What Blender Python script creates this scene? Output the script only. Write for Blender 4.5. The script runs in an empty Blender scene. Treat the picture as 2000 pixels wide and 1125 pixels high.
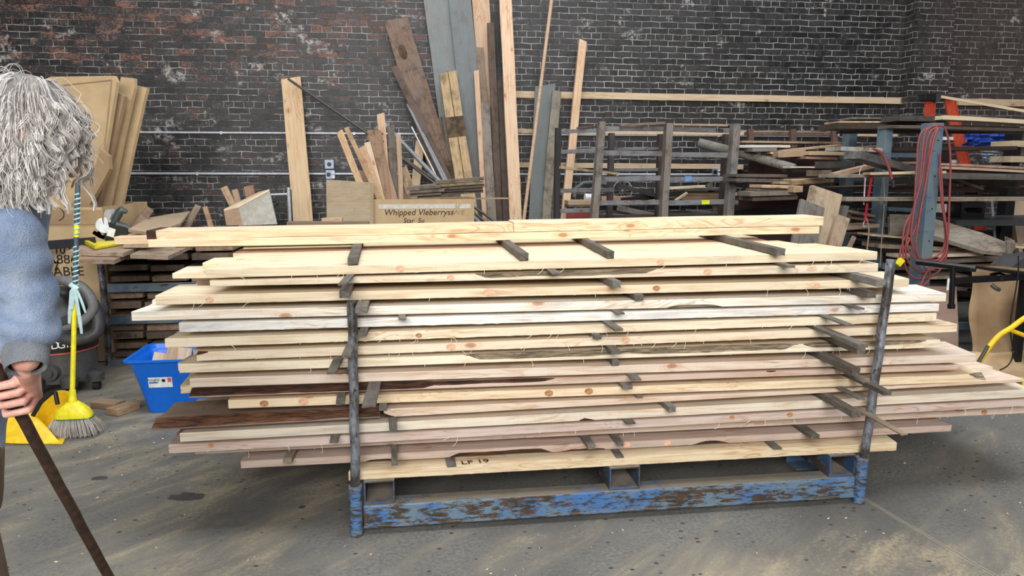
import bpy, bmesh, math, random
from mathutils import Vector, Matrix, noise
D = bpy.data; S = bpy.context.scene; COL = S.collection
R = random.Random(7)
# ------------------------------------------------------------------ camera, world, lights
F = 1444.; PT = math.radians(9.1); YW = math.radians(7.8); CH = 1.5
cam = D.cameras.new('camera'); cam.sensor_width = 36; cam.lens = F*36/2000; cam.clip_start = .05
co = D.objects.new('camera', cam); COL.objects.link(co); S.camera = co
co.location = (0, 0, CH); co.rotation_euler = (math.radians(90)-PT, 0, -YW)
w = D.worlds.new('world'); S.world = w; w.use_nodes = True
w.node_tree.nodes['Background'].inputs[0].default_value = (.86, .93, 1, 1)
w.node_tree.nodes['Background'].inputs[1].default_value = .10
def area(name, loc, target, sx, sy, e, col=(1, 1, 1)):
    l = D.lights.new(name, 'AREA'); l.shape = 'RECTANGLE'; l.size = sx; l.size_y = sy; l.energy = e; l.color = col
    o = D.objects.new(name, l); COL.objects.link(o); o.location = loc
    o.rotation_euler = (Vector(target)-Vector(loc)).to_track_quat('-Z', 'Y').to_euler()
    return o
area('front_area_light', (-.8, -4.6, 4.1), (.9, 3.2, .7), 6, 2.4, 640, (1, .985, .96))  # broad light put high behind the camera, its source unseen
area('overhead_light_near', (1.2, 2.6, 6.0), (1.2, 2.9, 0), 7, 2.2, 235, (.97, .985, 1))  # overhead light above the stack, its source unseen
area('overhead_light_far', (1.5, 6.6, 6.2), (1.5, 7.2, 1), 10, 1.6, 175, (.95, .98, 1))  # second overhead light towards the back wall, source also unseen
S.view_settings.view_transform = 'Standard'; S.view_settings.look = 'None'
S.view_settings.exposure = .42; S.view_settings.gamma = 1; S.view_settings.use_curve_mapping = False
# ------------------------------------------------------------------ photo measurements to places
fw = Vector((math.sin(YW)*math.cos(PT), math.cos(YW)*math.cos(PT), -math.sin(PT)))
rt = Vector((math.cos(YW), -math.sin(YW), 0)); up = rt.cross(fw); EYE = Vector((0, 0, CH))
def ray(x, y): return fw + rt*((x-1000)/F) + up*((562.5-y)/F)
def PY(x, y, Y):
    d = ray(x, y); return EYE + d*(Y/d.y)
def PZ(x, y, z=0):
    d = ray(x, y); return EYE + d*((z-CH)/d.z)
def PD(x, y, t): return EYE + ray(x, y)*t
def prj(p):
    v = p-EYE; z = v.dot(fw); return (1000+F*v.dot(rt)/z, 562.5-F*v.dot(up)/z, z)
# ------------------------------------------------------------------ materials
def lin(r, g=None, b=None):
    if g is None: r, g, b = r
    f = lambda c: c/12.92 if c <= .04045 else ((c+.055)/1.055)**2.4
    return (f(r/255), f(g/255), f(b/255), 1)
class NT:
    def __init__(s, name):
        s.m = D.materials.new(name); s.m.use_nodes = True; s.t = s.m.node_tree; s.n = s.t.nodes
        s.b = s.n['Principled BSDF']
    def N(s, typ, **kw):
        n = s.n.new(typ)
        for k, v in kw.items():
            if k.startswith('i_'):
                k = k[2:].replace('_', ' '); n.inputs[k].default_value = v
            else: setattr(n, k, v)
        return n
    def L(s, a, b): s.t.links.new(a, b)
    def out(s, x): return x if hasattr(x, 'is_output') else x.outputs[0]
    def put(s, sock, x):
        if hasattr(x, 'outputs'): x = x.outputs[0]
        if hasattr(x, 'is_output'): s.L(x, sock)
        else: sock.default_value = x
    def noise(s, vec, scale, detail=4, rough=.55, dist=0, ch=0):
        n = s.N('ShaderNodeTexNoise'); s.put(n.inputs['Vector'], vec)
        n.inputs['Scale'].default_value = scale; n.inputs['Detail'].default_value = detail
        n.inputs['Roughness'].default_value = rough; n.inputs['Distortion'].default_value = dist
        return n.outputs[ch]
    def ramp(s, x, a, b, c0=0, c1=1):
        n = s.N('ShaderNodeMapRange'); n.clamp = True; n.interpolation_type = 'SMOOTHSTEP'
        s.put(n.inputs[0], x); n.inputs[1].default_value = a; n.inputs[2].default_value = b
        n.inputs[3].default_value = c0; n.inputs[4].default_value = c1; return n.outputs[0]
    def math(s, op, a, b=0, c=0):
        n = s.N('ShaderNodeMath', operation=op); s.put(n.inputs[0], a); s.put(n.inputs[1], b); s.put(n.inputs[2], c); return n.outputs[0]
    def mix(s, f, a, b, mode='MIX'):
        n = s.N('ShaderNodeMix', data_type='RGBA', blend_type=mode)
        s.put(n.inputs[0], f); s.put(n.inputs[6], a); s.put(n.inputs[7], b); return n.outputs[2]
    def vec(s, op, a, b):
        n = s.N('ShaderNodeVectorMath', operation=op); s.put(n.inputs[0], a); s.put(n.inputs[1], b); return n.outputs[0]
    def obj(s): return s.N('ShaderNodeTexCoord').outputs['Object']
    def pos(s): return s.N('ShaderNodeNewGeometry').outputs['Position']
    def bump(s, h, st=.3, d=.01):
        n = s.N('ShaderNodeBump'); n.inputs['Strength'].default_value = st; n.inputs['Distance'].default_value = d
        s.put(n.inputs['Height'], h); s.L(n.outputs[0], s.b.inputs['Normal'])
    def fin(s, col, rough=.7, metal=0):
        s.put(s.b.inputs['Base Color'], col); s.put(s.b.inputs['Roughness'], rough); s.put(s.b.inputs['Metallic'], metal); return s.m
_pc = {}
def plain(name, rgb, rough=.55, metal=0, var=.12, sc=30):
    if name in _pc: return _pc[name]
    n = NT(name); c = lin(rgb); o = n.obj()
    f = n.noise(o, sc, 5)
    col = n.mix(n.ramp(f, .35, .7), tuple(v*(1-var) for v in c[:3])+(1,), tuple(min(1, v*(1+var)) for v in c[:3])+(1,))
    n.bump(f, .12, .003); _pc[name] = n.fin(col, rough, metal); return _pc[name]
def wood(name, grain=.35, rough=.72, dirty=0., knots=True):
    n = NT(name); oi = n.N('ShaderNodeObjectInfo'); o = n.obj()
    off = n.math('MULTIPLY', oi.outputs['Random'], 57)
    cx = n.N('ShaderNodeCombineXYZ'); n.L(off, cx.inputs[0]); n.L(off, cx.inputs[1]); n.L(off, cx.inputs[2])
    v = n.vec('ADD', o, cx.outputs[0])
    st = n.vec('MULTIPLY', v, (1.3, 22, 22)); st2 = n.vec('MULTIPLY', v, (.9, 5, 7))
    g1 = n.noise(st, 3, 6, .6, .4); g2 = n.noise(st2, 1.6, 3, .5, 1.2)
    rings = n.math('FRACT', n.math('MULTIPLY', g2, 11))
    rings = n.math('ABSOLUTE', n.math('SUBTRACT', rings, .5))
    rr = n.ramp(rings, .0, .22, 1, 0)
    base = oi.outputs['Color']
    dark = n.mix(1, base, (.62, .40, .24, 1), 'MULTIPLY')
    c = n.mix(n.math('MULTIPLY', n.ramp(g1, .42, .72), grain), base, dark)
    c = n.mix(n.math('MULTIPLY', n.math('MULTIPLY', rr, n.ramp(n.noise(v, 1.7, 2), .46, .62)), grain*1.3), c, dark)
    # heartwood / reddish tongues
    c = n.mix(n.math('MULTIPLY', n.ramp(n.noise(n.vec('MULTIPLY', v, (1.2, 9, 14)), 1.5, 3, .5, 1), .58, .68), .22), c, n.mix(1, base, (.85, .5, .32, 1), 'MULTIPLY'))
    # blue-grey sap stain, strength = object alpha
    sm = n.ramp(n.noise(n.vec('MULTIPLY', v, (1.1, 6, 11)), 1.4, 5, .65, .8), .5, .72)
    c = n.mix(n.math('MULTIPLY', sm, n.math('MULTIPLY', oi.outputs['Alpha'], 1.25)), c, n.mix(.55, base, lin(112, 126, 134)))
    # rough-sawn band marks
    saw = n.noise(n.vec('MULTIPLY', v, (60, 2, 6)), 2.2, 2)
    c = n.mix(n.math('MULTIPLY', n.ramp(saw, .55, .75), .10), c, dark)
    if knots:
        vo = n.N('ShaderNodeTexVoronoi'); vo.feature = 'F1'; vo.inputs['Scale'].default_value = 1.0
        n.L(n.vec('MULTIPLY', n.vec('ADD', v, n.N('ShaderNodeVectorMath', operation='SCALE').outputs[0]), (3.2, 7.5, 7.5)), vo.inputs['Vector'])
        d = n.math('ADD', vo.outputs['Distance'], n.math('MULTIPLY', n.noise(v, 30, 2), .06))
        kr = n.math('ABSOLUTE', n.math('SUBTRACT', n.math('FRACT', n.math('MULTIPLY', d, 22)), .5))
        c = n.mix(n.math('MULTIPLY', n.ramp(d, .14, .26, .4, 0), n.ramp(kr, 0, .4, 1, .3)), c, n.mix(1, base, (.72, .38, .2, 1), 'MULTIPLY'))
        c = n.mix(n.ramp(d, .085, .13, .8, 0), c, n.mix(1, base, (.5, .25, .14, 1), 'MULTIPLY'))
    if dirty:
        c = n.mix(n.ramp(n.noise(v, 9, 6, .7), .45, .7, 0, dirty), c, lin(42, 36, 32))
    n.bump(n.math('ADD', g1, n.math('MULTIPLY', saw, .5)), .25, .004)
    return n.fin(c, rough)
W_FRESH = wood('rough_sawn_wood', .5)
W_OLD = wood('weathered_wood', .6, .85, .55)
W_PLY = wood('plain_panel_wood', .25, .65, .15, False)
def bark(name, c1, c2):
    n = NT(name); o = n.obj(); s = n.noise(n.vec('MULTIPLY', o, (2.2, 14, 26)), 4, 8, .72, .7)
    c = n.mix(n.ramp(s, .35, .68), lin(c1), lin(c2)); n.bump(s, .9, .012); return n.fin(c, .9)
BARK_D = bark('dark_bark', (34, 20, 15), (104, 66, 46)); BARK_G = bark('grey_bark', (92, 80, 66), (190, 172, 142))
BARK_R = bark('red_brown_bark', (56, 32, 22), (138, 94, 66))
def paintworn(name, blue, under, amt, sc=9):
    n = NT(name); o = n.obj(); a = n.noise(n.vec('MULTIPLY', o, (.55, 1, 2.2)), sc, 10, .76); b = n.noise(o, sc*.25, 4)
    low = n.noise(n.vec('MULTIPLY', o, (.8, 1, 6)), 3, 4)
    f = n.math('ADD', n.math('MULTIPLY', a, .65), n.math('ADD', n.math('MULTIPLY', b, .2), n.math('MULTIPLY', low, .15)))
    m = n.ramp(f, amt-.03, amt+.03)
    bl = n.mix(n.ramp(n.noise(o, 4, 6), .40, .56), lin(blue), n.mix(.7, lin(blue), lin(112, 128, 128)))
    un = n.mix(n.ramp(n.noise(o, 24, 6), .4, .65), lin(under), lin(82, 58, 38))
    c = n.mix(m, bl, un); ge = n.N('ShaderNodeNewGeometry'); sn = n.N('ShaderNodeSeparateXYZ'); n.L(ge.outputs['Normal'], sn.inputs[0])
    c = n.mix(n.math('MULTIPLY', n.ramp(sn.outputs[2], .6, .9), n.ramp(n.noise(o, 7, 6), .25, .5)), c, lin(128, 120, 108)); n.bump(f, .3, .004); return n.fin(c, n.ramp(m, 0, 1, .45, .85))
BLUE_W = paintworn('worn_blue_paint', (64, 112, 168), (54, 48, 40), .50, 24)
BLUE_G = paintworn('scuffed_grey_blue_paint', (92, 112, 132), (66, 64, 62), .59, 14)
BLUE_D = paintworn('blue_grey_bar_paint', (70, 84, 116), (58, 58, 62), .58, 14)
def steelpole(name='weathered_steel'):
    n = NT(name); o = n.obj(); a = n.noise(n.vec('MULTIPLY', o, (1, 1, .5)), 16, 6, .7)
    c = n.mix(n.ramp(a, .38, .62), lin(74, 70, 68), lin(150, 156, 168)); c = n.mix(n.ramp(n.noise(o, 45, 4), .6, .7), c, lin(66, 48, 38))
    n.bump(a, .2, .003); return n.fin(c, .42, .55)
POLE = steelpole()
GALV = plain('galvanised_steel', (196, 200, 206), .4, .25); BLACK = plain('black_plastic', (28, 28, 30), .4)
DGREY = plain('dark_grey_plastic', (66, 66, 68), .5); CARD = plain('cardboard', (188, 162, 124), .85, 0, .08, 6)
CARD2 = plain('brown_cardboard', (158, 132, 102), .88, 0, .1, 6); YEL = plain('yellow_plastic', (240, 196, 30), .42)
YEL2 = plain('lemon_plastic', (236, 222, 40), .4); WHITE = plain('white_label', (232, 232, 230), .5)
INK = plain('black_ink', (22, 20, 20), .7); RUST = plain('rusty_steel', (64, 46, 36), .75, .3, .35, 40)
BLUEP = plain('blue_plastic', (6, 104, 214), .38, 0, .05); RUBBER = plain('black_rubber', (18, 18, 18), .7)
ORANGE = plain('orange_fibreglass', (190, 72, 46), .5); RED = plain('red_webbing', (178, 24, 44), .7)
HOSE = plain('red_rubber_hose', (140, 66, 66), .55); TAPE = plain('clear_tape', (206, 200, 190), .25)
BRIS = plain('grey_bristle', (176, 170, 162), .8); CLOTH_B = plain('blue_tarp', (48, 84, 176), .6, 0, .3, 12)
PAPER = plain('brown_paper', (168, 138, 104), .85, 0, .15, 5)
# ------------------------------------------------------------------ building helpers
class MB:
    def __init__(s): s.v = []; s.f = []; s.mi = []
    def add(s, vs, fs, mi=0):
        o = len(s.v); s.v += [Vector(v) for v in vs]; s.f += [tuple(i+o for i in f) for f in fs]; s.mi += [mi]*len(fs); return s
    def box(s, a, b, mi=0, bev=0, M=None):
        (x0, y0, z0), (x1, y1, z1) = a, b
        bm = bmesh.new(); bmesh.ops.create_cube(bm, size=1)
        for v in bm.verts: v.co = Vector((x0+(v.co.x+.5)*(x1-x0), y0+(v.co.y+.5)*(y1-y0), z0+(v.co.z+.5)*(z1-z0)))
        if bev: bmesh.ops.bevel(bm, geom=bm.edges[:], offset=bev, segments=2, affect='EDGES', profile=.6)
        if M is not None: bm.transform(M)
        bm.verts.index_update(); s.add([v.co.copy() for v in bm.verts], [[v.index for v in f.verts] for f in bm.faces], mi); bm.free(); return s
    def tube(s, pts, r, n=10, mi=0, cap=True):
        pts = [Vector(p) for p in pts]; rs = r if isinstance(r, (list, tuple)) else [r]*len(pts)
        t0 = (pts[1]-pts[0]).normalized(); a = t0.orthogonal().normalized(); vs = []
        for i, p in enumerate(pts):
            t = (pts[min(i+1, len(pts)-1)]-pts[max(i-1, 0)]).normalized()
            a = (a-t*a.dot(t)).normalized(); b = t.cross(a)
            for k in range(n):
                an = 2*math.pi*k/n; vs.append(p+(a*math.cos(an)+b*math.sin(an))*rs[i])
        fs = [(i*n+k, i*n+(k+1) % n, (i+1)*n+(k+1) % n, (i+1)*n+k) for i in range(len(pts)-1) for k in range(n)]
        if cap: fs += [tuple(range(n))[::-1], tuple(range((len(pts)-1)*n, len(pts)*n))]
        return s.add(vs, fs, mi)
    def prism(s, poly, vec, mi=0):
        n = len(poly); p = [Vector(q) for q in poly]; v = Vector(vec)
        fs = [tuple(range(n))[::-1], tuple(range(n, 2*n))]+[(i, (i+1) % n, n+(i+1) % n, n+i) for i in range(n)]
        return s.add(p+[q+v for q in p], fs, mi)
    def lathe(s, prof, c, n=24, mi=0):
        c = Vector(c); vs = []
        for r, z in prof: vs += [c+Vector((r*math.cos(2*math.pi*k/n), r*math.sin(2*math.pi*k/n), z)) for k in range(n)]
        m = len(prof); fs = [(i*n+k, i*n+(k+1) % n, (i+1)*n+(k+1) % n, (i+1)*n+k) for i in range(m-1) for k in range(n)]
        fs += [tuple(range(n))[::-1], tuple(range((m-1)*n, m*n))]
        return s.add(vs, fs, mi)
    def build(s, name, mats, parent=None, loc=None, smooth=False, color=None):
        loc = Vector(loc) if loc is not None else Vector((0, 0, 0))
        pw = parent.get('_w', (0, 0, 0)) if parent else (0, 0, 0)
        me = D.meshes.new(name); me.from_pydata([v-loc for v in s.v], [], s.f)
        for m in (mats if isinstance(mats, (list, tuple)) else [mats]): me.materials.append(m)
        me.polygons.foreach_set('material_index', s.mi)
        if smooth: me.polygons.foreach_set('use_smooth', [True]*len(me.polygons))
        bm = bmesh.new(); bm.from_mesh(me); bmesh.ops.recalc_face_normals(bm, faces=bm.faces); bm.to_mesh(me); bm.free()
        if smooth:
            try: me.set_sharp_from_angle(angle=math.radians(40))
            except Exception: pass
        o = D.objects.new(name, me); COL.objects.link(o); o.location = loc-Vector(pw)
        if color: o.color = color
        if parent: o.parent = parent; o['_w'] = tuple(loc)
        else: o['_w'] = tuple(loc)
        return o
def tag(o, label=None, cat=None, group=None, kind=None):
    if label: o['label'] = label
    if cat: o['category'] = cat; o['kind'] = kind or 'thing'
    if group: o['group'] = group
    if kind: o['kind'] = kind
    return o
def thing(name, label, cat, loc=(0, 0, 0), group=None):
    o = D.objects.new(name, None); COL.objects.link(o); o.location = loc; o.empty_display_size = .05; o['_w'] = tuple(loc)
    return tag(o, label, cat, group)
def cm(s):
    c = lin(s[:3]); l_ = .3*c[0]+.6*c[1]+.1*c[2]; c = [v+(l_-v)*.34 for v in c[:3]]; return (c[0], c[1], c[2], s[3] if len(s) > 3 else .3)
def beam(name, A, B, wd, th, hint=(0, 0, 1), mat=None, color=(220, 190, 150), parent=None, bev=.002, seg=8, warp=.002, cut=0, ctr=True):
    """a plank from A to B; hint points out of its broad face"""
    A = Vector(A); B = Vector(B); x = (B-A).normalized(); z = Vector(hint); z = (z-x*z.dot(x)).normalized(); y = z.cross(x)
    L = (B-A).length; bm = bmesh.new(); seed = R.random()*50
    ny = .5 if ctr else 0
    secs = []
    for i in range(seg+1):
        u = L*i/seg; wz = warp*noise.noise(Vector((u*1.5, seed, 0)))*2; wy = warp*noise.noise(Vector((u*2, seed, 9)))*1.5
        row = []
        for (a, b) in ((0, 0), (1, 0), (1, 1), (0, 1)):
            ux = u+(cut*(a-.5)*wd if i == seg else 0)
            for (da, db) in (((bev, 0), (0, bev)) if (a, b) == (0, 0) else ((0, bev), (-bev, 0))[::-1] if (a, b) == (1, 0) else ((0, -bev), (-bev, 0)) if (a, b) == (1, 1) else ((bev, 0), (0, -bev))):
                row.append(bm.verts.new((ux, (a-ny)*wd+da+wy, (b-.5)*th+db+wz)))
        secs.append(row)
    for i in range(seg):
        for k in range(8):
            try: bm.faces.new((secs[i][k], secs[i][(k+1) % 8], secs[i+1][(k+1) % 8], secs[i+1][k]))
            except ValueError: pass
    bm.faces.new(secs[0][::-1]); bm.faces.new(secs[-1]); bmesh.ops.recalc_face_normals(bm, faces=bm.faces)
    me = D.meshes.new(name); bm.to_mesh(me); bm.free(); me.materials.append(mat or W_FRESH)
    o = D.objects.new(name, me); COL.objects.link(o); o.color = cm(color)
    M = Matrix((x, y, z)).transposed().to_4x4(); M.translation = A
    if parent:
        M.translation = A-Vector(parent['_w']); o.parent = parent
    o.matrix_basis = M; o['_w'] = tuple(A); return o
def text(body, size, mat, parent, M, name='lettering', shear=0, ext=.0006):
    cu = D.curves.new('t', 'FONT'); cu.body = body; cu.size = size; cu.extrude = ext; cu.shear = shear; cu.align_x = 'CENTER'; cu.align_y = 'CENTER'
    o = D.objects.new('t', cu); COL.objects.link(o); bpy.context.view_layer.update()
    me = D.meshes.new_from_object(o.evaluated_get(bpy.context.evaluated_depsgraph_get())); D.objects.remove(o); D.curves.remove(cu)
    me.materials.clear(); me.materials.append(mat); me.name = name
    q = D.objects.new(name, me); COL.objects.link(q); q.parent = parent; M = M.copy(); M.translation -= Vector(parent['_w']); q.matrix_basis = M; return q
def frame(o, x, y):
    x = Vector(x).normalized(); y = Vector(y); y = (y-x*y.dot(x)).normalized(); M = Matrix((x, y, x.cross(y))).transposed().to_4x4(); M.translation = Vector(o); return M
def ease(t): t = max(0, min(1, t)); return t*t*(3-2*t)
YWALL = 8.6
# ------------------------------------------------------------------ room shell
def brickmat():
    n = NT('painted_sooty_brick'); p = n.pos(); sx = n.N('ShaderNodeSeparateXYZ'); n.L(p, sx.inputs[0])
    hx = n.math('ADD', sx.outputs[0], sx.outputs[1])
    wob = n.N('ShaderNodeTexNoise'); wob.inputs['Scale'].default_value = 8; wob.inputs['Detail'].default_value = 5; n.L(p, wob.inputs['Vector'])
    cx = n.N('ShaderNodeCombineXYZ'); n.L(hx, cx.inputs[0]); n.L(sx.outputs[2], cx.inputs[1])
    v = n.vec('ADD', cx.outputs[0], n.vec('MULTIPLY', n.vec('SUBTRACT', wob.outputs[1], (.5, .5, .5)), (.032, .030, 0)))
    def br(bw, off):
        b = n.N('ShaderNodeTexBrick'); n.L(v, b.inputs['Vector']); b.inputs['Scale'].default_value = 1
        b.inputs['Brick Width'].default_value = bw; b.inputs['Row Height'].default_value = .0677; b.inputs['Mortar Size'].default_value = .0052
        b.inputs['Mortar Smooth'].default_value = .35; b.offset = off; b.inputs['Color1'].default_value = (0, 0, 0, 1); b.inputs['Color2'].default_value = (1, 1, 1, 1)
        b.inputs['Mortar'].default_value = (.5, .5, .5, 1); return b
    b1 = br(.215, .5); b2 = br(.1075, .5)
    # every sixth course is headers
    row = n.math('FLOOR', n.math('DIVIDE', sx.outputs[2], .0677)); hd = n.math('COMPARE', n.math('MODULO', row, 6), 2, .1)
    rnd = n.mix(hd, b1.outputs[0], b2.outputs[0]); fac = n.mix(hd, b1.outputs[1], b2.outputs[1])
    big = n.noise(p, .55, 3, .5); med = n.noise(n.vec('MULTIPLY', p, (1, 1, 2.2)), 4.5, 5, .6); fine = n.noise(n.vec('MULTIPLY', p, (1, 1, 1.5)), 38, 6, .7)
    left = n.ramp(sx.outputs[0], 2.0, -1.0); hi = n.ramp(sx.outputs[2], 2.2, 2.9)
    reg = n.math('ADD', n.math('MULTIPLY', left, .035), n.math('MULTIPLY', n.math('MULTIPLY', hi, left), .06))
    f = n.math('ADD', n.math('ADD', n.math('MULTIPLY', fine, .62), n.math('MULTIPLY', med, .32)), n.math('ADD', n.math('MULTIPLY', rnd, .07), reg))
    redm = n.ramp(f, .618, .648)
    red = n.mix(n.ramp(rnd, .1, .9), lin(84, 50, 42), lin(140, 96, 80)); red = n.mix(n.ramp(fine, .5, .7), red, lin(92, 74, 68))
    blk = n.mix(n.ramp(n.noise(p, 14, 5), .4, .7), lin(16, 16, 17), lin(46, 46, 48)); blk = n.mix(n.ramp(rnd, 0, 1, 0, .35), blk, lin(70, 66, 66))
    c = n.mix(redm, blk, red)
    rightp = n.ramp(sx.outputs[0], 5.4, 7.2, 0, .35); c = n.mix(rightp, c, lin(112, 94, 90))
    mort = n.mix(n.ramp(n.math('SUBTRACT', n.noise(p, 4.2, 7, .75), n.math('MULTIPLY', left, .05)), .36, .62), lin(56, 55, 55), lin(186, 184, 180)); 
    mort = n.mix(n.ramp(sx.outputs[2], 2.6, 3.2, 0, .35), mort, lin(60, 58, 56))
    c = n.mix(fac, c, mort)
    wh = n.math('MULTIPLY', n.ramp(n.math('ADD', n.noise(n.vec('MULTIPLY', p, (1, 1, 1.6)), 2.1, 8, .75), n.math('MULTIPLY', left, .03)), .575, .66), n.ramp(n.noise(p, 26, 4), .4, .6))
    c = n.mix(n.math('MULTIPLY', wh, .75), c, lin(196, 190, 186))
    n.bump(n.math('SUBTRACT', n.math('MULTIPLY', fine, .3), fac), .8, .012); return n.fin(c, n.ramp(redm, 0, 1, .42, .8))
BRICK = brickmat()
def structure(o, label=None): o['kind'] = 'structure'; return o
structure(MB().box((-10, YWALL, 0), (13, YWALL+.3, 6.5)).build('wall_back', BRICK))
pl = PY(1792, 0, YWALL-.2).x; pr_ = PY(1868, 0, YWALL-.2).x
structure(MB().box((pl, YWALL-.2, 0), (pr_, YWALL+.01, 6.5)).build('trim_1', BRICK))
def floormat():
    n = NT('dusty_concrete'); p = n.pos(); sx = n.N('ShaderNodeSeparateXYZ'); n.L(p, sx.inputs[0])
    a = n.noise(p, 1.3, 6, .6); fine = n.noise(p, 60, 5, .7); g = n.noise(p, 320, 2, .5)
    c = n.mix(n.ramp(a, .3, .7), lin(98, 97, 94), lin(130, 129, 123)); c = n.mix(n.ramp(fine, .35, .7), c, lin(84, 83, 82)); c = n.mix(n.ramp(g, .55, .8, 0, .6), c, lin(168, 165, 156))
    # smeared sawdust lying in diagonal sweeps and drifts
    ro = n.N('ShaderNodeVectorRotate'); ro.rotation_type = 'Z_AXIS'; ro.inputs['Angle'].default_value = math.radians(-42); n.L(p, ro.inputs['Vector'])
    st = n.noise(n.vec('MULTIPLY', ro.outputs[0], (1, 3, 1)), 1.5, 9, .68, .5)
    nearl = n.math('MULTIPLY', n.ramp(sx.outputs[0], -.1, -.9), n.ramp(sx.outputs[1], 2.9, 1.9)); 
    nearr = n.math('MULTIPLY', n.ramp(sx.outputs[1], 2.75, 2.35), n.ramp(sx.outputs[0], .3, 1.2))
    leftm = n.ramp(sx.outputs[0], .0, -.6)
    bias = n.math('ADD', n.math('MULTIPLY', nearl, .13), n.math('ADD', n.math('MULTIPLY', nearr, .10), n.math('MULTIPLY', leftm, .05)))
    dm = n.ramp(n.math('ADD', n.math('ADD', n.math('MULTIPLY', st, .5), n.math('ADD', n.math('MULTIPLY', fine, .35), n.math('MULTIPLY', g, .2))), bias), .53, .74, 0, .75)
    c = n.mix(dm, c, lin(194, 178, 144))
    # little aggregate pits
    vo = n.N('ShaderNodeTexVoronoi'); vo.inputs['Scale'].default_value = 13; n.L(n.vec('MULTIPLY', p, (1, 1.4, 1)), vo.inputs['Vector'])
    c = n.mix(n.math('MULTIPLY', n.ramp(vo.outputs['Distance'], .10, .16, 1, 0), n.ramp(n.noise(p, 5, 2), .42, .5)), c, lin(62, 60, 62))
    # damp stains
    for (x, y, rx, ry, an) in ((365, 970, .16, .035, .12), (196, 934, .07, .02, .1), (590, 990, .03, .012, 0)):
        q = PZ(x, y); ro = n.N('ShaderNodeVectorRotate'); ro.rotation_type = 'Z_AXIS'; ro.inputs['Angle'].default_value = an; n.L(n.vec('SUBTRACT', p, tuple(q)), ro.inputs['Vector'])
        ln = n.N('ShaderNodeVectorMath', operation='LENGTH'); n.L(n.vec('DIVIDE', ro.outputs[0], (rx*.62, ry*1.5, 1)), ln.inputs[0])
        d = n.math('ADD', ln.outputs['Value'], n.math('MULTIPLY', n.noise(p, 22, 3), 1.0)); c = n.mix(n.ramp(d, 1.3, 1.42, .85, 0), c, lin(58, 52, 54))
    # slab joint running away from the cart's right corner
    P0 = PZ(1690, 975); P1 = PZ(1945, 1125); dd = (P1-P0).normalized(); nn = Vector((-dd.y, dd.x, 0))
    dt = n.N('ShaderNodeVectorMath', operation='DOT_PRODUCT'); n.L(n.vec('SUBTRACT', p, tuple(P0)), dt.inputs[0]); dt.inputs[1].default_value = nn
    ad = n.math('ABSOLUTE', n.math('ADD', dt.outputs['Value'], n.math('MULTIPLY', n.math('SUBTRACT', n.noise(p, 3, 4), .5), .03)))
    c = n.mix(n.ramp(ad, .006, .012, .6, 0), c, lin(168, 158, 140)); c = n.mix(n.ramp(ad, .0015, .004, .8, 0), c, lin(58, 54, 50))
    # right-hand patch of paler, rough floor
    n.bump(n.math('ADD', n.math('MULTIPLY', fine, .5), n.math('ADD', g, n.math('MULTIPLY', dm, .7))), .35, .004)
    return n.fin(c, .8)
structure(MB().box((-10, -8, -.2), (13, YWALL+.3, 0)).build('floor', floormat()))
# ------------------------------------------------------------------ steel lumber cart
YF = 2.933
XL, XR = -.249, 2.003
ct = thing('lumber_cart', 'low worn blue steel lumber cart carrying the big stack of boards', 'cart', (.88, YF+.4, 0))
b = MB()   # front rail: channel with lipped top
for (y0, y1) in ((YF-.0, YF+.09), (YF+.78, YF+.87)):
    o = MB().box((XL+.03, y0, .03), (XR-.03, y1, .125), bev=.006).box((XL+.03, y0-.006, .03), (XR-.03, y0+.004, .037)).build('side_rail', BLUE_W, ct, (.88, y0, .03))
def hollow(x0, x1, z0, z1, ya, yb, t=.006):
    return MB().box((x0, ya, z1-t), (x1, yb, z1)).box((x0, ya, z0), (x1, yb, z0+t)).box((x0, ya, z0+t), (x0+t, yb, z1-t)).box((x1-t, ya, z0+t), (x1, yb, z1-t))
BLUE_X = paintworn('blue_cross_tube_paint', (44, 84, 130), (66, 62, 58), .47, 12)
for xa, xb in ((-.215, -.09), (.83, .965), (1.85, 1.975)):
    hollow(xa, xb, .127, .227, YF+.01, YF+.86).build('cross_tube', BLUE_X, ct, (xa, YF, .127))
for xx, yy in ((-.14, YF+.1), (1.42, YF+.07), (-.14, YF+.75), (1.5, YF+.76)):
    c_ = MB().tube([(xx-.012, yy, .028), (xx+.012, yy, .028)], .028, 18).build('caster_wheel', RUBBER, ct, (xx, yy, .02), True)
    MB().box((xx-.02, yy-.012, .03), (xx+.02, yy+.012, .06)).build('fork', RUST, c_, (xx, yy, .04))
for xx, yy in ((XL, YF), (XR-.005, YF), (XL, YF+.87), (XR, YF+.87)):
    MB().tube([(xx, yy, .002), (xx, yy, .215)], .0262, 20).tube([(xx, yy, .2), (xx, yy, .218)], .0285, 20).build('post_socket', BLUE_W, ct, (xx, yy, 0), True)
rp_top = PY(1730, 507, YF+.0)
def pole(a, b, label, r=.0195):
    a = Vector(a); b = Vector(b)
    pts = [a.lerp(b, i/14)+Vector((.002*math.sin(i*1.7), 0, 0)) for i in range(15)]
    m = MB().tube(pts, r, 18); d = (b-a).normalized()
    m.tube([b-d*.004, b+d*.001], r*.99, 18); tag(m.build('stake_pole', POLE, None, a, True), label, 'pole', None)
pole((XL, YF, .06), (XL+.013, YF, .985), 'bare steel stake pole standing in the left front socket of the blue cart')
pole((XR-.003, YF, .06), (rp_top.x+.02, YF-.01, rp_top.z), 'bare steel stake pole leaning outward in the right front socket of the cart')
pole((XL, YF+.87, .06), (XL, YF+.87, .62), 'short steel stake pole behind the stack at its left end')
pole((XR, YF+.87, .06), (XR+.03, YF+.87, .66), 'short steel stake pole behind the stack at its right end')
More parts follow.
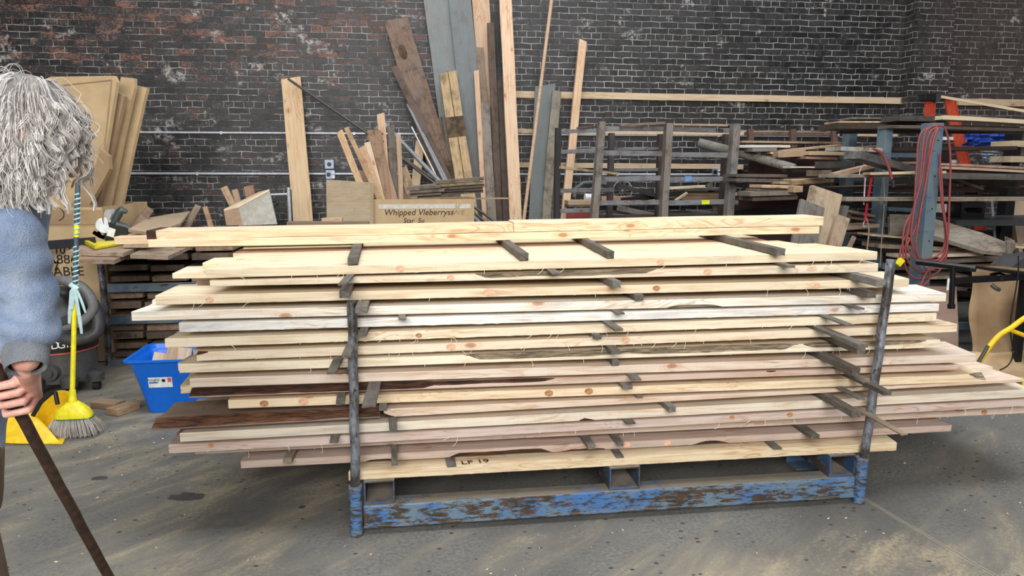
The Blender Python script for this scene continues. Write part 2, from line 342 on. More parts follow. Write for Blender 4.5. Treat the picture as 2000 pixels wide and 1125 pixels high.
# ------------------------------------------------------------------ the stack
FB = YF+.055
LY = [  # (left px y at 720, right px y at 1550, left end px, right end px, rgba, row-behind left px or None, look)
 (535, 512, 402, 1713, (238, 216, 166, .45), 397, 'cream slab with ragged sawn edge'),
 (553, 535, 410, 1715, (240, 220, 180, .5), 338, 'pale slab with a long grey bark streak'),
 (586, 566, 304, 1775, (238, 214, 166, .2), 420, 'warm cream slab with red-brown knots'),
 (616, 596, 257, 1847, (242, 234, 214, .8), None, 'longest-left whitish slab with blue-grey stain'),
 (639, 616, 350, 1833, (236, 236, 230, 1), None, 'whitish slab heavily stained blue-grey'),
 (666, 637, 322, 1828, (240, 220, 178, .2), None, 'clean cream slab with stringy sawn fibres'),
 (693, 661, 384, 1868, (238, 216, 176, .2), 330, 'cream slab with round knots and fibres'),
 (717, 689, 350, 1835, (240, 224, 186, .35), None, 'cream slab with a wide band of grey-brown bark'),
 (746, 719, 371, 1905, (228, 204, 178, .3), 350, 'speckled pinkish slab'),
 (764, 734, 368, 1870, (214, 180, 154, .2), None, 'thin slab whose left half is dark bark'),
 (789, 759, 446, 1925, (240, 212, 160, .15), 355, 'yellow slab with orange flame figure and big knots'),
 (817, 771, 750, 1998, (228, 200, 168, .35), None, 'pale slab beginning at a dark hollow'),
 (844, 800, 351, 2012, (226, 210, 182, .6), 356, 'grey-streaked slab with orange heartwood'),
 (865, 819, 329, 2030, (208, 182, 168, .25), None, 'pinkish slab with curved grain'),
 (871, 829, 380, 2030, (216, 188, 164, .2), None, 'set-back pinkish slab, knot at its right end'),
 (896, 860, 470, 1857, (196, 168, 150, .35), None, 'grey-pink slab with dark brown wane below'),
 (933, 894, 681, 1750, (226, 200, 146, .3), None, 'short yellow slab on the cart tubes, pencil-marked'),
]
WANE = {2: [(920, 1290, .6, 't')], 4: [(1290, 1420, .3, 'b')], 8: [(905, 1560, .62, 't'), (1560, 1820, .5, 't')],
        10: [(300, 860, .95, 't'), (820, 1090, .5, 't'), (1480, 1530, .3, 't')], 11: [(1885, 1990, .8, 't')], 12: [(720, 775, .6, 'b')],
        13: [(1122, 1165, .5, 'b')], 16: [(700, 790, .35, 'b'), (868, 1085, .6, 'b'), (1085, 1200, .25, 'b'), (1345, 1430, .5, 'b')], 1: [], 7: [(330, 420, .3, 't')]}
BKM = {2: BARK_G, 8: BARK_G, 10: BARK_D, 11: BARK_G, 16: BARK_D, 12: BARK_D, 13: BARK_D, 4: BARK_G, 7: BARK_D}
XA, XB = PY(720, 700, FB).x, PY(1550, 700, FB).x
def zl(k): return [PY(720, LY[k][0], FB).z, PY(1550, LY[k][1], FB).z]
ZB = [zl(k) for k in range(17)]
ZB[11] = [.483, .505]; ZB[14] = [.330, .331]; ZB[15] = [.276, .276]
ZB[16] = [.2275, .2275]
ZB = [list(z) for z in ZB]
TH = []
for k in range(17):
    if k == 0: TH.append([.038, .038]); continue
    TH.append([min(.038, ZB[k-1][i]-ZB[k][i]-.009) for i in (0, 1)])
TH[15] = [.034, .034]; TH[14] = [.036, .036]; TH[16] = [.042, .040]
def zat(k, x, top=False):
    t = (x-XA)/(XB-XA); z = ZB[k][0]+(ZB[k][1]-ZB[k][0])*t
    if top: z += thk(k, x)
    return z
def thk(k, x):
    t = max(-.4, min(1.4, (x-XA)/(XB-XA))); return max(.016, min(.040, TH[k][0]+(TH[k][1]-TH[k][0])*t))
def slab(name, k, x0, x1, yf, wd, col, wane=(), bk=None, seed=0, rag=.0025, cut=(0, 0), dz=0, tscale=1):
    n = max(12, int((x1-x0)/.022)); me = D.meshes.new(name); bm = bmesh.new(); org = Vector((x0, yf, zat(k, x0)+dz)); secs = []
    lays = []
    for i in range(n+1):
        x = x0+(x1-x0)*i/n; T = thk(k, x)*tscale; z = zat(k, x)+dz-org.z; px = prj(Vector((x, yf, z+org.z)))[0]
        a = b_ = .0022
        for (pa, pb, dp, side) in wane:
            s = min(ease((px-pa)/35), ease((pb-px)/35))*dp*(1+.35*noise.noise(Vector((x*5, seed, 3))))
            if side == 't': a = max(a, T*s)
            else: b_ = max(b_, T*s)
        a = min(a, T*.86); b_ = min(b_, T*.7)
        fy = .0015*noise.noise(Vector((x*1.3, seed, 0))); jr = rag*(noise.noise(Vector((x*60, seed, 5)))+.6*noise.noise(Vector((x*160, seed, 7))))
        r1 = .006*noise.noise(Vector((x*17, seed, 11))) if a > .005 else 0
        pr = [(fy+b_*.4+.0015, max(0, jr*.3)), (fy, b_+jr), (fy, T-a+r1*.3), (fy+min(a*1.1, .06)+.001, T-.001+r1*.1 if a <= .005 else T-.001), (wd, T), (wd, 0)]
        ex = cut[0] if i == 0 else cut[1] if i == n else 0
        secs.append([bm.verts.new((x-x0+ex*q[0], q[0], z+q[1])) for q in pr]); lays.append((a > .005, b_ > .005))
    for i in range(n):
        for j in range(6):
            f = bm.faces.new((secs[i][j], secs[i][(j+1) % 6], secs[i+1][(j+1) % 6], secs[i+1][j]))
            if (j == 2 and (lays[i][0] or lays[i+1][0])) or (j == 0 and (lays[i][1] or lays[i+1][1])): f.material_index = 1
    bm.faces.new(secs[0][::-1]); bm.faces.new(secs[-1]); bmesh.ops.recalc_face_normals(bm, faces=bm.faces); bm.to_mesh(me); bm.free()
    me.materials.append(W_FRESH); me.materials.append(bk or BARK_D)
    o = D.objects.new(name, me); COL.objects.link(o); o.location = org; o.color = cm(col); o['_w'] = tuple(org); return o
ORD = ['', 'top', 'second', 'third', 'fourth', 'fifth', 'sixth', 'seventh', 'eighth', 'ninth', 'tenth', 'eleventh', 'twelfth', 'thirteenth', 'fourteenth', 'fifteenth', 'sixteenth', 'bottom']
def fibres(o, n, x0, x1, k, yf, seed):
    r = random.Random(seed); m = MB()
    for i in range(n):
        x = r.uniform(x0+.05, x1-.05); p = Vector((x, yf-.001, zat(k, x)+r.uniform(.0, .012))); d = Vector((r.uniform(-1, 1), -.25, r.uniform(-.9, .2))).normalized()
        L = r.choice((.012, .018, .03, .04)); cv = Vector((r.uniform(-1, 1), 0, -1)); pts = [p]
        for j in range(7): d = (d+cv*.28).normalized(); cv.rotate(Matrix.Rotation(.3, 3, 'Y')); pts.append(pts[-1]+d*L/7+Vector((0, -.0004, 0)))
        m.tube(pts, [.0008]*7+[.0003], 4)
    q = m.build('saw_fibres', W_FRESH, o, (x0, yf, zat(k, x0)), color=cm((246, 236, 208, 0))); q['label'] = 'curly pale saw fibres'; q['kind'] = 'stuff'
KM = [plain('red_knot', (222, 176, 146), .7, 0, .2, 90), plain('brown_knot', (178, 128, 90), .7, 0, .4, 90)]
KN = [(782, 527, 1, .014, 0), (1290, 513, 1, .012, 0), (880, 549, 2, .013, 0), (1382, 533, 2, .014, 0), (952, 572, 3, .015, 0), (1282, 563, 3, .012, 1), (1596, 559, 3, .012, 0), (818, 655, 6, .010, 1), (881, 677, 7, .016, 0), (1222, 662, 7, .014, 0), (516, 788, 11, .013, 1), (593, 787, 11, .018, 0),
      (1072, 768, 11, .014, 1), (1150, 763, 11, .014, 1), (1922, 809, 15, .012, 1), (1224, 868, 16, .013, 0), (1303, 865, 16, .013, 0), (410, 595, 3, .012, 0), (1430, 812, 14, .009, 1), (1543, 805, 14, .011, 1), (412, 862, 14, .008, 1)]
for k in range(17):
    yl, yr, pl_, pr2, col, rowl, look = LY[k]; K = k+1; ym = (yl+yr)/2
    yf = FB+{15: .09, 16: .045, 17: -.027}.get(K, 0)+R.uniform(-.004, .004)*(K < 16)
    x0 = PY(pl_, yl+4, yf).x; x1 = PY(pr2, yr-10, yf).x; wd = R.uniform(.2, .26)
    if K == 15: wd = .2
    o = slab('lumber_plank', k, x0, x1, yf, wd, col, WANE.get(K, ()), BKM.get(K), seed=K*3.1, rag=.0035 if K in (1, 3, 5, 6, 7, 17) else .0012, cut=(R.uniform(-.15, .25), R.uniform(-.2, .2)))
    tag(o, look+(', topmost front slab of the stack' if K == 1 else ', lowest front slab of the stack' if K == 17 else ', %s front slab down the stack' % ORD[K]), 'lumber slab', 'stacked slabs on the cart')
    if K in (1, 3, 6, 7, 8, 14, 15): fibres(o, 26 if K in (6, 7) else 14, x0, x1, k, yf-.002, K)
    if K == 17:
        q = PZ(928, 902, ZB[16][0]+.0405); text('LF 19', .055, INK, o, frame(q, (1, .08, 0), (0, 1, 0)), 'pencil_mark')
    for kx, ky, kk, kr, kc in KN:
        if kk == K:
            q = PY(kx, ky, yf); zb, zt_ = zat(k, q.x)+.004, zat(k, q.x, True)-.003; kr = min(kr, (zt_-zb)/2); q.z = max(zb+kr, min(zt_-kr, q.z))
            MB().tube([q+Vector((0, .01, 0)), q-Vector((0, .0013, 0)), q-Vector((0, .0017, 0))], [kr, kr, kr*.8], 16).build('knot', KM[kc], o, q).scale = (1.35, 1, 1)
    yy = yf+wd+.008; nr = 4 if K == 1 else 3
    for r_ in range(1, nr+1):
        wr = (FB+.93-yy)/(nr+1-r_)-.006 if r_ < nr else FB+.93-yy
        a0 = x0+R.uniform(-.03, .05); a1 = x1+R.uniform(-.05, .02)
        if r_ == 1 and rowl: a0 = PY(rowl, yl+2, yy).x
        if K in (2,) and r_ == 2: a0 = x0-.10
        if K == 12: a0 = PY(420, 800, yy).x+.1*r_; a1 = x1+.02
        if K == 17: a0 += .05
        if K == 1:
            a1 = PY({1: 1640, 2: 1560, 3: 1500, 4: 1480}[r_], 480, yy).x
        c2 = tuple(max(0, min(255, col[i]+R.randint(-12, 8))) for i in range(3))+(R.uniform(.1, .8),)
        q = slab('lumber_plank', k, a0, a1, yy, wr, c2, (), None, seed=K*3.1+r_*.7, cut=(R.uniform(-.1, .2), R.uniform(-.15, .15)), tscale=.97)
        tag(q, '%s slab in the %s layer of the stack, %s' % (R.choice(['cream', 'pale']) if K < 9 else 'pinkish' if K in (9, 14, 15, 16) else 'buff', ORD[K], ['', 'just behind the front slab', 'third from the front', 'fourth from the front', 'rearmost of five across'][r_]), 'lumber slab', 'stacked slabs on the cart')
        yy += wr+.006
# bark-edged slab left of the hollow in the twelfth layer
x0 = PY(296, 838, FB).x; x1 = PY(742, 806, FB).x
o = slab('lumber_plank', 11, x0, x1, FB, .24, (150, 124, 102, .3), [(200, 800, .84, 't')], BARK_R, 77, cut=(.25, 0)); tag(o, 'slab covered in thick red-brown bark, sticking out low at the left of the stack', 'lumber slab', 'stacked slabs on the cart')
# two loose thin boards lying on top at the rear right
q = PZ(1578, 909); tag(MB().box((q.x-.09, q.y-.05, .001), (q.x+.05, q.y+.06, .006)).box((q.x-.09, q.y+.05, .006), (q.x+.05, q.y+.056, .03)).build('steel_bracket', plain('pale_blue_steel', (130, 160, 196), .5, .3), None, q), 'pale blue steel bracket lying on the floor under the cart', 'bracket')
# ------------------------------------------------------------------ stickers
STW = plain('grey_sticker_end', (120, 116, 110), .8)
def sticker(x, y, K, far, wpx=22, col=(112, 104, 92, .2), lab='', xfar=None, tk=None):
    """tip at pixel (x,y) = centre of the tip's lower edge; lies in the gap above layer K (1-based)"""
    k = K-1; z = None; Pm = PZ(x, y, zat(k, 1.0, True))
    for _ in range(4):
        zt = zat(k, Pm.x, True); Pm = PZ(x, y, zt)
    Pm.y = min(Pm.y, FB-.012)
    Pm.y = min(Pm.y, FB-.04) if K == 17 else Pm.y
    A = Vector((Pm.x, Pm.y, zat(k, Pm.x, True)))
    gap = (zat(k-1, Pm.x)-A.z) if k > 0 else .034
    if K == 15: gap = .012
    th = max(.009, gap-.0012) if tk is None else tk
    Bx = A.x+(xfar if xfar is not None else R.uniform(-.05, .05)); B = Vector((Bx, far, zat(k, Bx, True)))
    up_ = Vector((0, 0, th/2+.0006)); o = beam('sticker', A+up_, B+up_, wpx/470, th-.0004, (0, 0, 1), W_OLD, col, bev=.002, seg=6, warp=.0006)
    return tag(o, lab, 'sticker', 'stickers between the layers of the stack')
G_ = (112, 106, 96, .3)
where = {0: 'left', 1: 'middle', 2: 'right'}
SK = [ # K, [(x,y,w)...]
 (2, [(668, 559, 15), (1086, 537, 17), (1546, 524, 16)]),
 (3, [(673, 583, 18), (1205, 563, 16), (1720, 560, 20)]),
 (4, [(706, 612, 22), (1249, 588, 17), (1702, 583, 20)]),
 (5, [(786, 626, 14), (1212, 615, 17), (1682, 606, 15)]),
 (6, [(708, 658, 15), (1209, 648, 17), (1660, 638, 17)]),
 (7, [(677, 700, 16), (1168, 663, 15), (1686, 680, 20)]),
 (8, [(648, 732, 17), (1203, 693, 18), (1682, 692, 18)]),
 (9, [(682, 727, 10), (1200, 713, 14), (1672, 733, 17)]),
 (10, [(720, 797, 24), (1243, 744, 20), (1692, 748, 15)]),
 (11, [(665, 792, 16), (1226, 761, 20), (1733, 773, 17)]),
 (12, [(748, 803, 15), (1250, 778, 13), (1683, 782, 15)]),
 (13, [(768, 844, 15), (1313, 806, 15), (1672, 816, 18)]),
 (14, [(652, 866, 16), (1232, 829, 20), (1766, 851, 14)]),
 (16, [(771, 910, 12), (1156, 878, 16), (1205, 862, 13), (1592, 858, 20), (568, 890, 16)]),
 (17, [(881, 902, 18), (1200, 880, 16), (1516, 876, 19)]),
]
for K, L in SK:
    for i, (x, y, wpx) in enumerate(L):
        jt = R.randint(-16, 14); c = (150, 132, 98, .1) if (x, y) in ((1766, 851), (568, 890)) else tuple(v+jt for v in G_[:3])+(.2,)
        side = 'left' if x < 850 else 'middle' if x < 1400 else 'right'
        if K == 16: side = {771: 'left of centre', 1156: 'middle', 1205: 'middle, the narrow one', 1592: 'right', 568: 'far left'}[x]
        if (K, x) == (17, 881): side = 'beside the pencil mark'
        nm = 'light tan' if c[0] > 140 else 'dark grey'
        xf = .03 if x > 1400 else None
        sticker(x, y, K, FB+.8 if K != 11 else FB+.7, wpx, c, '%s wooden sticker on the %s layer of the stack, %s' % (nm, ORD[K], side), xf)
for (x, y, wpx, lab, xf) in ((697, 505, 19, 'grey sticker on top of the stack, leftmost of four', -.03), (1018, 505, 18, 'dark grey sticker on top of the stack, second of four from left', 0),
                         (1172, 496, 15, 'grey sticker on top of the stack, third of four from left', .04), (1525, 500, 18, 'long grey sticker on top of the stack, rightmost of four', .03)):
    sticker(x, y, 1, FB+.86, wpx, (104, 96, 84, .2), lab, xf, .031)
# boards laid on the rear of the top
def hb(name, x0, y0, x1, y1, Y, hpx, wd, col, label, cat='board', mat=None, Y1=None, group=None, tilt=0, parent=None, bev=.002, cut=0, seg=8):
    """board seen from its long edge: (x0,y0)-(x1,y1) run along the middle of that edge, hpx = edge height in the photo"""
    Y1 = Y if Y1 is None else Y1
    A = PY(x0, y0, Y); B = PY(x1, y1, Y1); th = hpx*prj(A)[2]/F
    hint = Vector((0, -math.sin(tilt), math.cos(tilt))); xx = (B-A).normalized(); hz = (hint-xx*hint.dot(xx)).normalized(); yv = hz.cross(xx)
    off = yv*(wd/2)
    o = beam(name, A+off, B+off, wd, th, hint, mat or W_FRESH, col, parent, bev, seg, .002, cut)
    if not parent: tag(o, label, cat, group)
    return o
YP = FB+.55
GT = 'long boards on the rear of the stack'
zt0 = lambda x: zat(0, x, True)+.0325
def topb(px0, px1, lvl, th, wd, col, lab, dy=0):
    xa = PY(px0, 460, YP+dy).x; xb = PY(px1, 450, YP+dy).x
    za = zt0(xa)+lvl+th/2; zb = zt0(xb)+lvl+th/2
    tag(beam('long_board', (xa, YP+dy+wd/2, za), (xb, YP+dy+wd/2, zb), wd, th, (0, 0, 1), W_FRESH, col, seg=12), lab, 'board', GT)
topb(288, 1600, 0, .036, .2, (240, 214, 160, .15), 'very long pale board lying on the top stickers, under two others')
topb(287, 1003, .0375, .040, .19, (238, 206, 150, .1), 'pale board with a charred left end, top left of the rear pair', .012)
topb(1004, 1607, .0375, .046, .2, (240, 214, 162, .35), 'pale board at top right of the stack, butted against the left one', .004)
topb(222, 330, .0, .036, .09, (232, 196, 140, .1), 'short pale offcut end sticking out behind the long board at left', .215)
xa = PY(340, 478, YP+.25).x; xb = PY(700, 470, YP+.25).x
tag(beam('long_board', (xa, YP+.33, zt0(xa)-.016), (xb, YP+.33, zt0(xb)-.016), .12, .026, (0, 0, 1), W_FRESH, (196, 150, 92, .1)), 'tan board tucked beneath the long rear boards at left', 'board', GT)
o = D.objects['long_board.001']; m = MB(); p = Vector(o['_w']); m.box((p.x-.002, p.y-.0965, p.z-.0195), (p.x+.04, p.y+.0965, p.z+.0215), bev=.003); m.build('charred_end', BARK_D, o, p)['label'] = 'dark rough end'
# ------------------------------------------------------------------ left side: tote, offcuts, broom, dustpan, vacuum
def tote():
    P = PZ(282, 812); Yt = P.y; zr = PY(300, 700, Yt+.02).z
    xl = PY(246, 706, Yt).x; 
    t = thing('storage_tote', 'bright blue plastic storage tote of wood scraps beside the stack', 'tote', (P.x+.3, Yt+.2, 0))
    x0b, x1b, y0b, y1b = P.x-.01, P.x+.52, Yt+.03, Yt+.36; x0t, x1t, y0t, y1t = xl, xl+.70, Yt-.03, Yt+.43; H = zr
    def ring(x0, x1, y0, y1, z, r=.05, n=5):
        out = []
        for cx, cy, a0 in ((x1-r, y1-r, 0), (x0+r, y1-r, 90), (x0+r, y0+r, 180), (x1-r, y0+r, 270)):
            for i in range(n+1): a = math.radians(a0+90*i/n); out.append(Vector((cx+r*math.cos(a), cy+r*math.sin(a), z)))
        return out
    m = MB(); rows = []
    for f in (0, .04, .3, .6, .82, .9):
        e = .004 if f > .8 else 0
        rows.append(ring(x0b+(x0t-x0b)*f+.012-e, x1b+(x1t-x1b)*f-.012+e, y0b+(y0t-y0b)*f+.012-e, y1b+(y1t-y1b)*f-.012+e, .002+H*f))
    rows += [ring(x0t-.0, x1t+.0, y0t-.0, y1t+.0, H*.965), ring(x0t-.016, x1t+.016, y0t-.016, y1t+.016, H*.97), ring(x0t-.016, x1t+.016, y0t-.016, y1t+.016, H), ring(x0t+.004, x1t-.004, y0t+.004, y1t-.004, H), ring(x0b+.02, x1b-.02, y0b+.02, y1b-.02, .012)]
    n = len(rows[0]); vs = [v for r in rows for v in r]
    fs = [(i*n+j, i*n+(j+1) % n, (i+1)*n+(j+1) % n, (i+1)*n+j) for i in range(len(rows)-1) for j in range(n)]+[tuple(range(n))[::-1], tuple(range((len(rows)-1)*n, len(rows)*n))]
    m.add(vs, fs); m.build('tub', BLUEP, t, (P.x, Yt, 0), True)
    # label on the sloping front
    a = PY(297, 760, Yt+.0); fdy = (y0b-y0t)/H; zc = a.z; yy = y0b+(y0t-y0b)*(zc/H)+.012
    X = Vector((1, 0, 0)); Yv = Vector((0, -(y0b-y0t)/H, 1)).normalized(); nrm = X.cross(Yv)
    c0 = Vector((PY(314, 746, yy).x, yy, PY(314, 746, yy).z)); c0.y = y0b+(y0t-y0b)*(c0.z/H)+.012-.0015
    M = frame(c0, X, Yv); l = MB().box((-.07, -.034, -.0006), (.07, .034, .0006), M=M).build('product_label', WHITE, t, c0)
    bl = plain('label_blue', (40, 110, 190)); rd = plain('label_red', (216, 90, 90))
    MB().box((-.066, -.006, .0006), (-.014, .004, .001), M=M).build('blue_band', bl, l, c0)
    MB().box((.044, .0, .0006), (.066, .03, .001), M=M).build('red_picture', rd, l, c0)
    MB().lathe([(.011, 0), (.011, .0004)], (0, 0, 0), 14).build('tmp', BLACK)
    q = D.objects['tmp']; q.name = 'face_picture'; q.data.name = 'face_picture'; q.parent = l; MM = M.copy(); MM.translation = M.translation+nrm*.001+X*.02+Yv*.012-Vector(l['_w']); q.matrix_basis = MM
    MM = M.copy(); MM.translation = M.translation-X*.038+Yv*.018+nrm*.001; text('Roughly', .022, INK, l, MM)
    # scraps in the tote
    for (px, py, px2, py2, w_, c_, lb) in ((300, 705, 318, 690, .10, (224, 196, 148), 'pale wood offcut lying in the blue tote, front one'), (322, 712, 345, 672, .09, (206, 168, 112), 'tan wood offcut standing on edge in the blue tote'), (352, 715, 362, 680, .08, (232, 204, 156), 'cream wood offcut in the blue tote next to the stack')):
        A = PY(px, py+60, Yt+.15); B = PY(px2, py2, Yt+.2); tag(beam('wood_offcut', A, B, w_, .035, (.3, -1, .3), W_FRESH, c_), lb, 'offcut', 'scraps in the blue tote')
tote()
P = PZ(228, 812)
tag(beam('wood_offcut', PZ(188, 793)+Vector((0, 0, .021)), PZ(232, 800)+Vector((0, .03, .021)), .09, .04, (0, 0, 1), W_FRESH, (176, 140, 92)), 'longer brown wood offcut on the floor beside the broom', 'offcut', 'offcuts on the floor')
tag(beam('wood_offcut', PZ(219, 812)+Vector((.0, 0, .022)), PZ(262, 797)+Vector((0, 0, .022)), .1, .04, (0, 0, 1), W_FRESH, (186, 150, 100)), 'shorter wood offcut on the floor toward the blue tote', 'offcut', 'offcuts on the floor')
def broom():
    Pb = PZ(152, 850); Y = Pb.y
    t = thing('broom', 'yellow broom with grey bristles and a taped handle, standing on the floor', 'broom', (Pb.x, Y, 0))
    A = PY(141, 778, Y); B = PY(152, 357, Y+.12)
    lp = lambda f: A.lerp(B, f)
    fr = lambda y: (778-y)/(778-357.)
    MB().tube([lp(0), lp(fr(590))], .0135, 14).build('handle', YEL2, t, A, True)
    h = MB().tube([lp(fr(590)), lp(1)], .0128, 14).build('upper_handle', plain('slate_paint', (72, 86, 98)), t, lp(.4), True)
    m = MB(); dirn = (B-A).normalized(); a = dirn.orthogonal().normalized(); bb = dirn.cross(a)
    for f0, f1 in ((fr(592), fr(480)), (fr(462), fr(378))):
        pts = []; N = 200
        for i in range(N+1):
            u = i/N; an = u*2*math.pi*(f1-f0)*44; pts.append(lp(f0+(f1-f0)*u)+(a*math.cos(an)+bb*math.sin(an))*.0131)
        m.tube(pts, .0052, 5)
    m.build('wrapping_tape', plain('aqua_tape', (168, 214, 214), .3, 0, .25, 90), t, A, True)
    MB().tube([lp(fr(462)), lp(fr(438))], .0148, 14).build('yellow_tape', YEL2, t, lp(.8), True)
    # knotted rag hanging off the handle
    q = lp(fr(560)); m = MB()
    for dx, L, w_ in ((-.03, .20, .02), (.02, .26, .02), (.045, .14, .014), (-.012, .12, .02)):
        pts = [q+Vector((dx*f**.6*1.2, -.018-.01*f, -L*f)) for f in (0, .1, .25, .45, .7, 1)]; m.tube(pts, [w_*.5, w_*.7, w_*.55, w_*.5, w_*.55, w_*.35], 6)
    m.tube([q+Vector((-.02, -.01, .02)), q+Vector((.02, -.014, -.01))], .014, 8); m.build('rag', plain('pale_blue_cloth', (186, 214, 216), .9), t, q, True)
    z1 = PY(140, 795, Y).z; z0 = PY(140, 812, Y).z
    MB().tube([lp(.04), Vector((A.x, Y, z1+.02))], [.017, .024], 14).build('socket', YEL2, t, A, True)
    xl, xr = PY(108, 812, Y).x, PY(180, 808, Y).x; xm = (xl+xr)/2
    m = MB(); ring = lambda hw, hd, z: [Vector((xm+math.copysign(abs(math.cos(a_))**.5, math.cos(a_))*hw, Y+math.copysign(abs(math.sin(a_))**.5, math.sin(a_))*hd, z)) for a_ in [2*math.pi*i/24 for i in range(24)]]
    rows = [ring((xr-xl)/2, .045, z0-.012), ring((xr-xl)/2, .045, z0+.01), ring((xr-xl)/2*.8, .04, z1-.008), ring(.03, .024, z1+.03)]
    vs = [v for r in rows for v in r]; m.add(vs, [(i*24+j, i*24+(j+1) % 24, (i+1)*24+(j+1) % 24, (i+1)*24+j) for i in range(3) for j in range(24)]+[tuple(range(24)), tuple(range(72, 96))]); m.build('broom_cap', YEL2, t, (xm, Y, z0), True)
    MB().add([v+Vector((0, 0, -.001)) for v in ring((xr-xl)/2+.002, .047, z0-.012)]+[v for v in ring((xr-xl)/2+.002, .047, z0-.006)], [(j, (j+1) % 24, 24+(j+1) % 24, 24+j) for j in range(24)]).build('green_band', plain('green_plastic', (60, 120, 80)), t, (xm, Y, z0))
    m = MB(); r = random.Random(3)
    for i in range(900):
        u = r.uniform(-1, 1); v = r.uniform(-1, 1); p0 = Vector((xm+u*(xr-xl)/2*.95, Y+v*.04, z0-.005))
        p1 = Vector((xm+.01+u*((xr-xl)/2+.035)+r.gauss(0, .006), Y+v*.07+r.gauss(0, .005), .004+.012*abs(r.gauss(0, 1))+(.03*max(0, abs(u)-.6)))); pm = p0.lerp(p1, .5)+Vector((u*.008, v*.006, .0))
        m.tube([p0, pm, p1], [.0016, .0015, .0011], 3, cap=False)
    m.build('bristles', BRIS, t, (xm, Y, z0))
broom()
def dustpan():
    Pf = PZ(70, 868); Y = Pf.y
    t = thing('dustpan', 'yellow long-handled dustpan with black handle standing on the floor by the broom', 'dustpan', (Pf.x, Y, 0))
    # scoop opening toward the lower left, hooded back to the right
    x0 = PZ(0, 866).x-.03; x1 = PZ(122, 868).x
    g = lambda x, y, yy: PY(x, y, yy)
    m = MB()
    fl = [PZ(2, 866), PZ(122, 869), PZ(150, 800)+Vector((0, .12, 0)), PZ(60, 800)+Vector((0, .12, 0))]
    m.prism([v+Vector((0, 0, .003)) for v in fl], (0, 0, .004)); m.build('pan_floor', YEL, t, Pf)
    # front hood panel (broad curved sheet)
    def sheet(rows, th=.004):
        m = MB(); n = len(rows[0]); vs = [Vector(p) for r_ in rows for p in r_]; 
        fs = [(i*n+j, i*n+j+1, (i+1)*n+j+1, (i+1)*n+j) for i in range(len(rows)-1) for j in range(n-1)]; m.add(vs, fs); return m
    rows = []
    for i in range(9):
        f = i/8; rows.append([PY(x, y, Y+dy) for x, y, dy in ((0+0*f, 866-44*f, .0+.05*f), (40+8*f, 867-68*f, -.012+.07*f), (85-18*f, 868-62*f, -.012+.08*f), (122-46*f, 868-54*f, .0+.09*f))])
    o = sheet(rows).build('front_hood', YEL, t, Pf, True); sm = o.modifiers.new('s', 'SOLIDIFY'); sm.thickness = .004; o.modifiers.new('b', 'SUBSURF').levels = 1
    rows = []
    for i in range(9):
        a = math.pi*(i/8); cx = PY(112, 800, Y+.22); w_ = .115
        rows.append([cx+Vector((-math.cos(a)*w_, math.sin(a)*.09, -.11-.02)), cx+Vector((-math.cos(a)*w_*.98, math.sin(a)*.09, .0)), cx+Vector((-math.cos(a)*w_*.86, math.sin(a)*.075, .07*math.sin(a)+.03))])
    o = sheet(rows).build('back_wall', YEL, t, Pf, True); sm = o.modifiers.new('s', 'SOLIDIFY'); sm.thickness = .004; o.modifiers.new('b', 'SUBSURF').levels = 1
    c = PY(70, 805, Y+.05)
    MB().tube([PY(64, 812, Y+.04), PY(80, 785, Y+.05), PY(100, 768, Y+.06), PY(108, 766, Y+.06), PY(113, 790, Y+.05)], .012, 10).tube([PY(72, 775, Y+.04), PY(68, 740, Y+.05), PY(66, 650, Y+.08), PY(60, 450, Y+.12)], .011, 10).build('handle', BLACK, t, c, True)
dustpan()
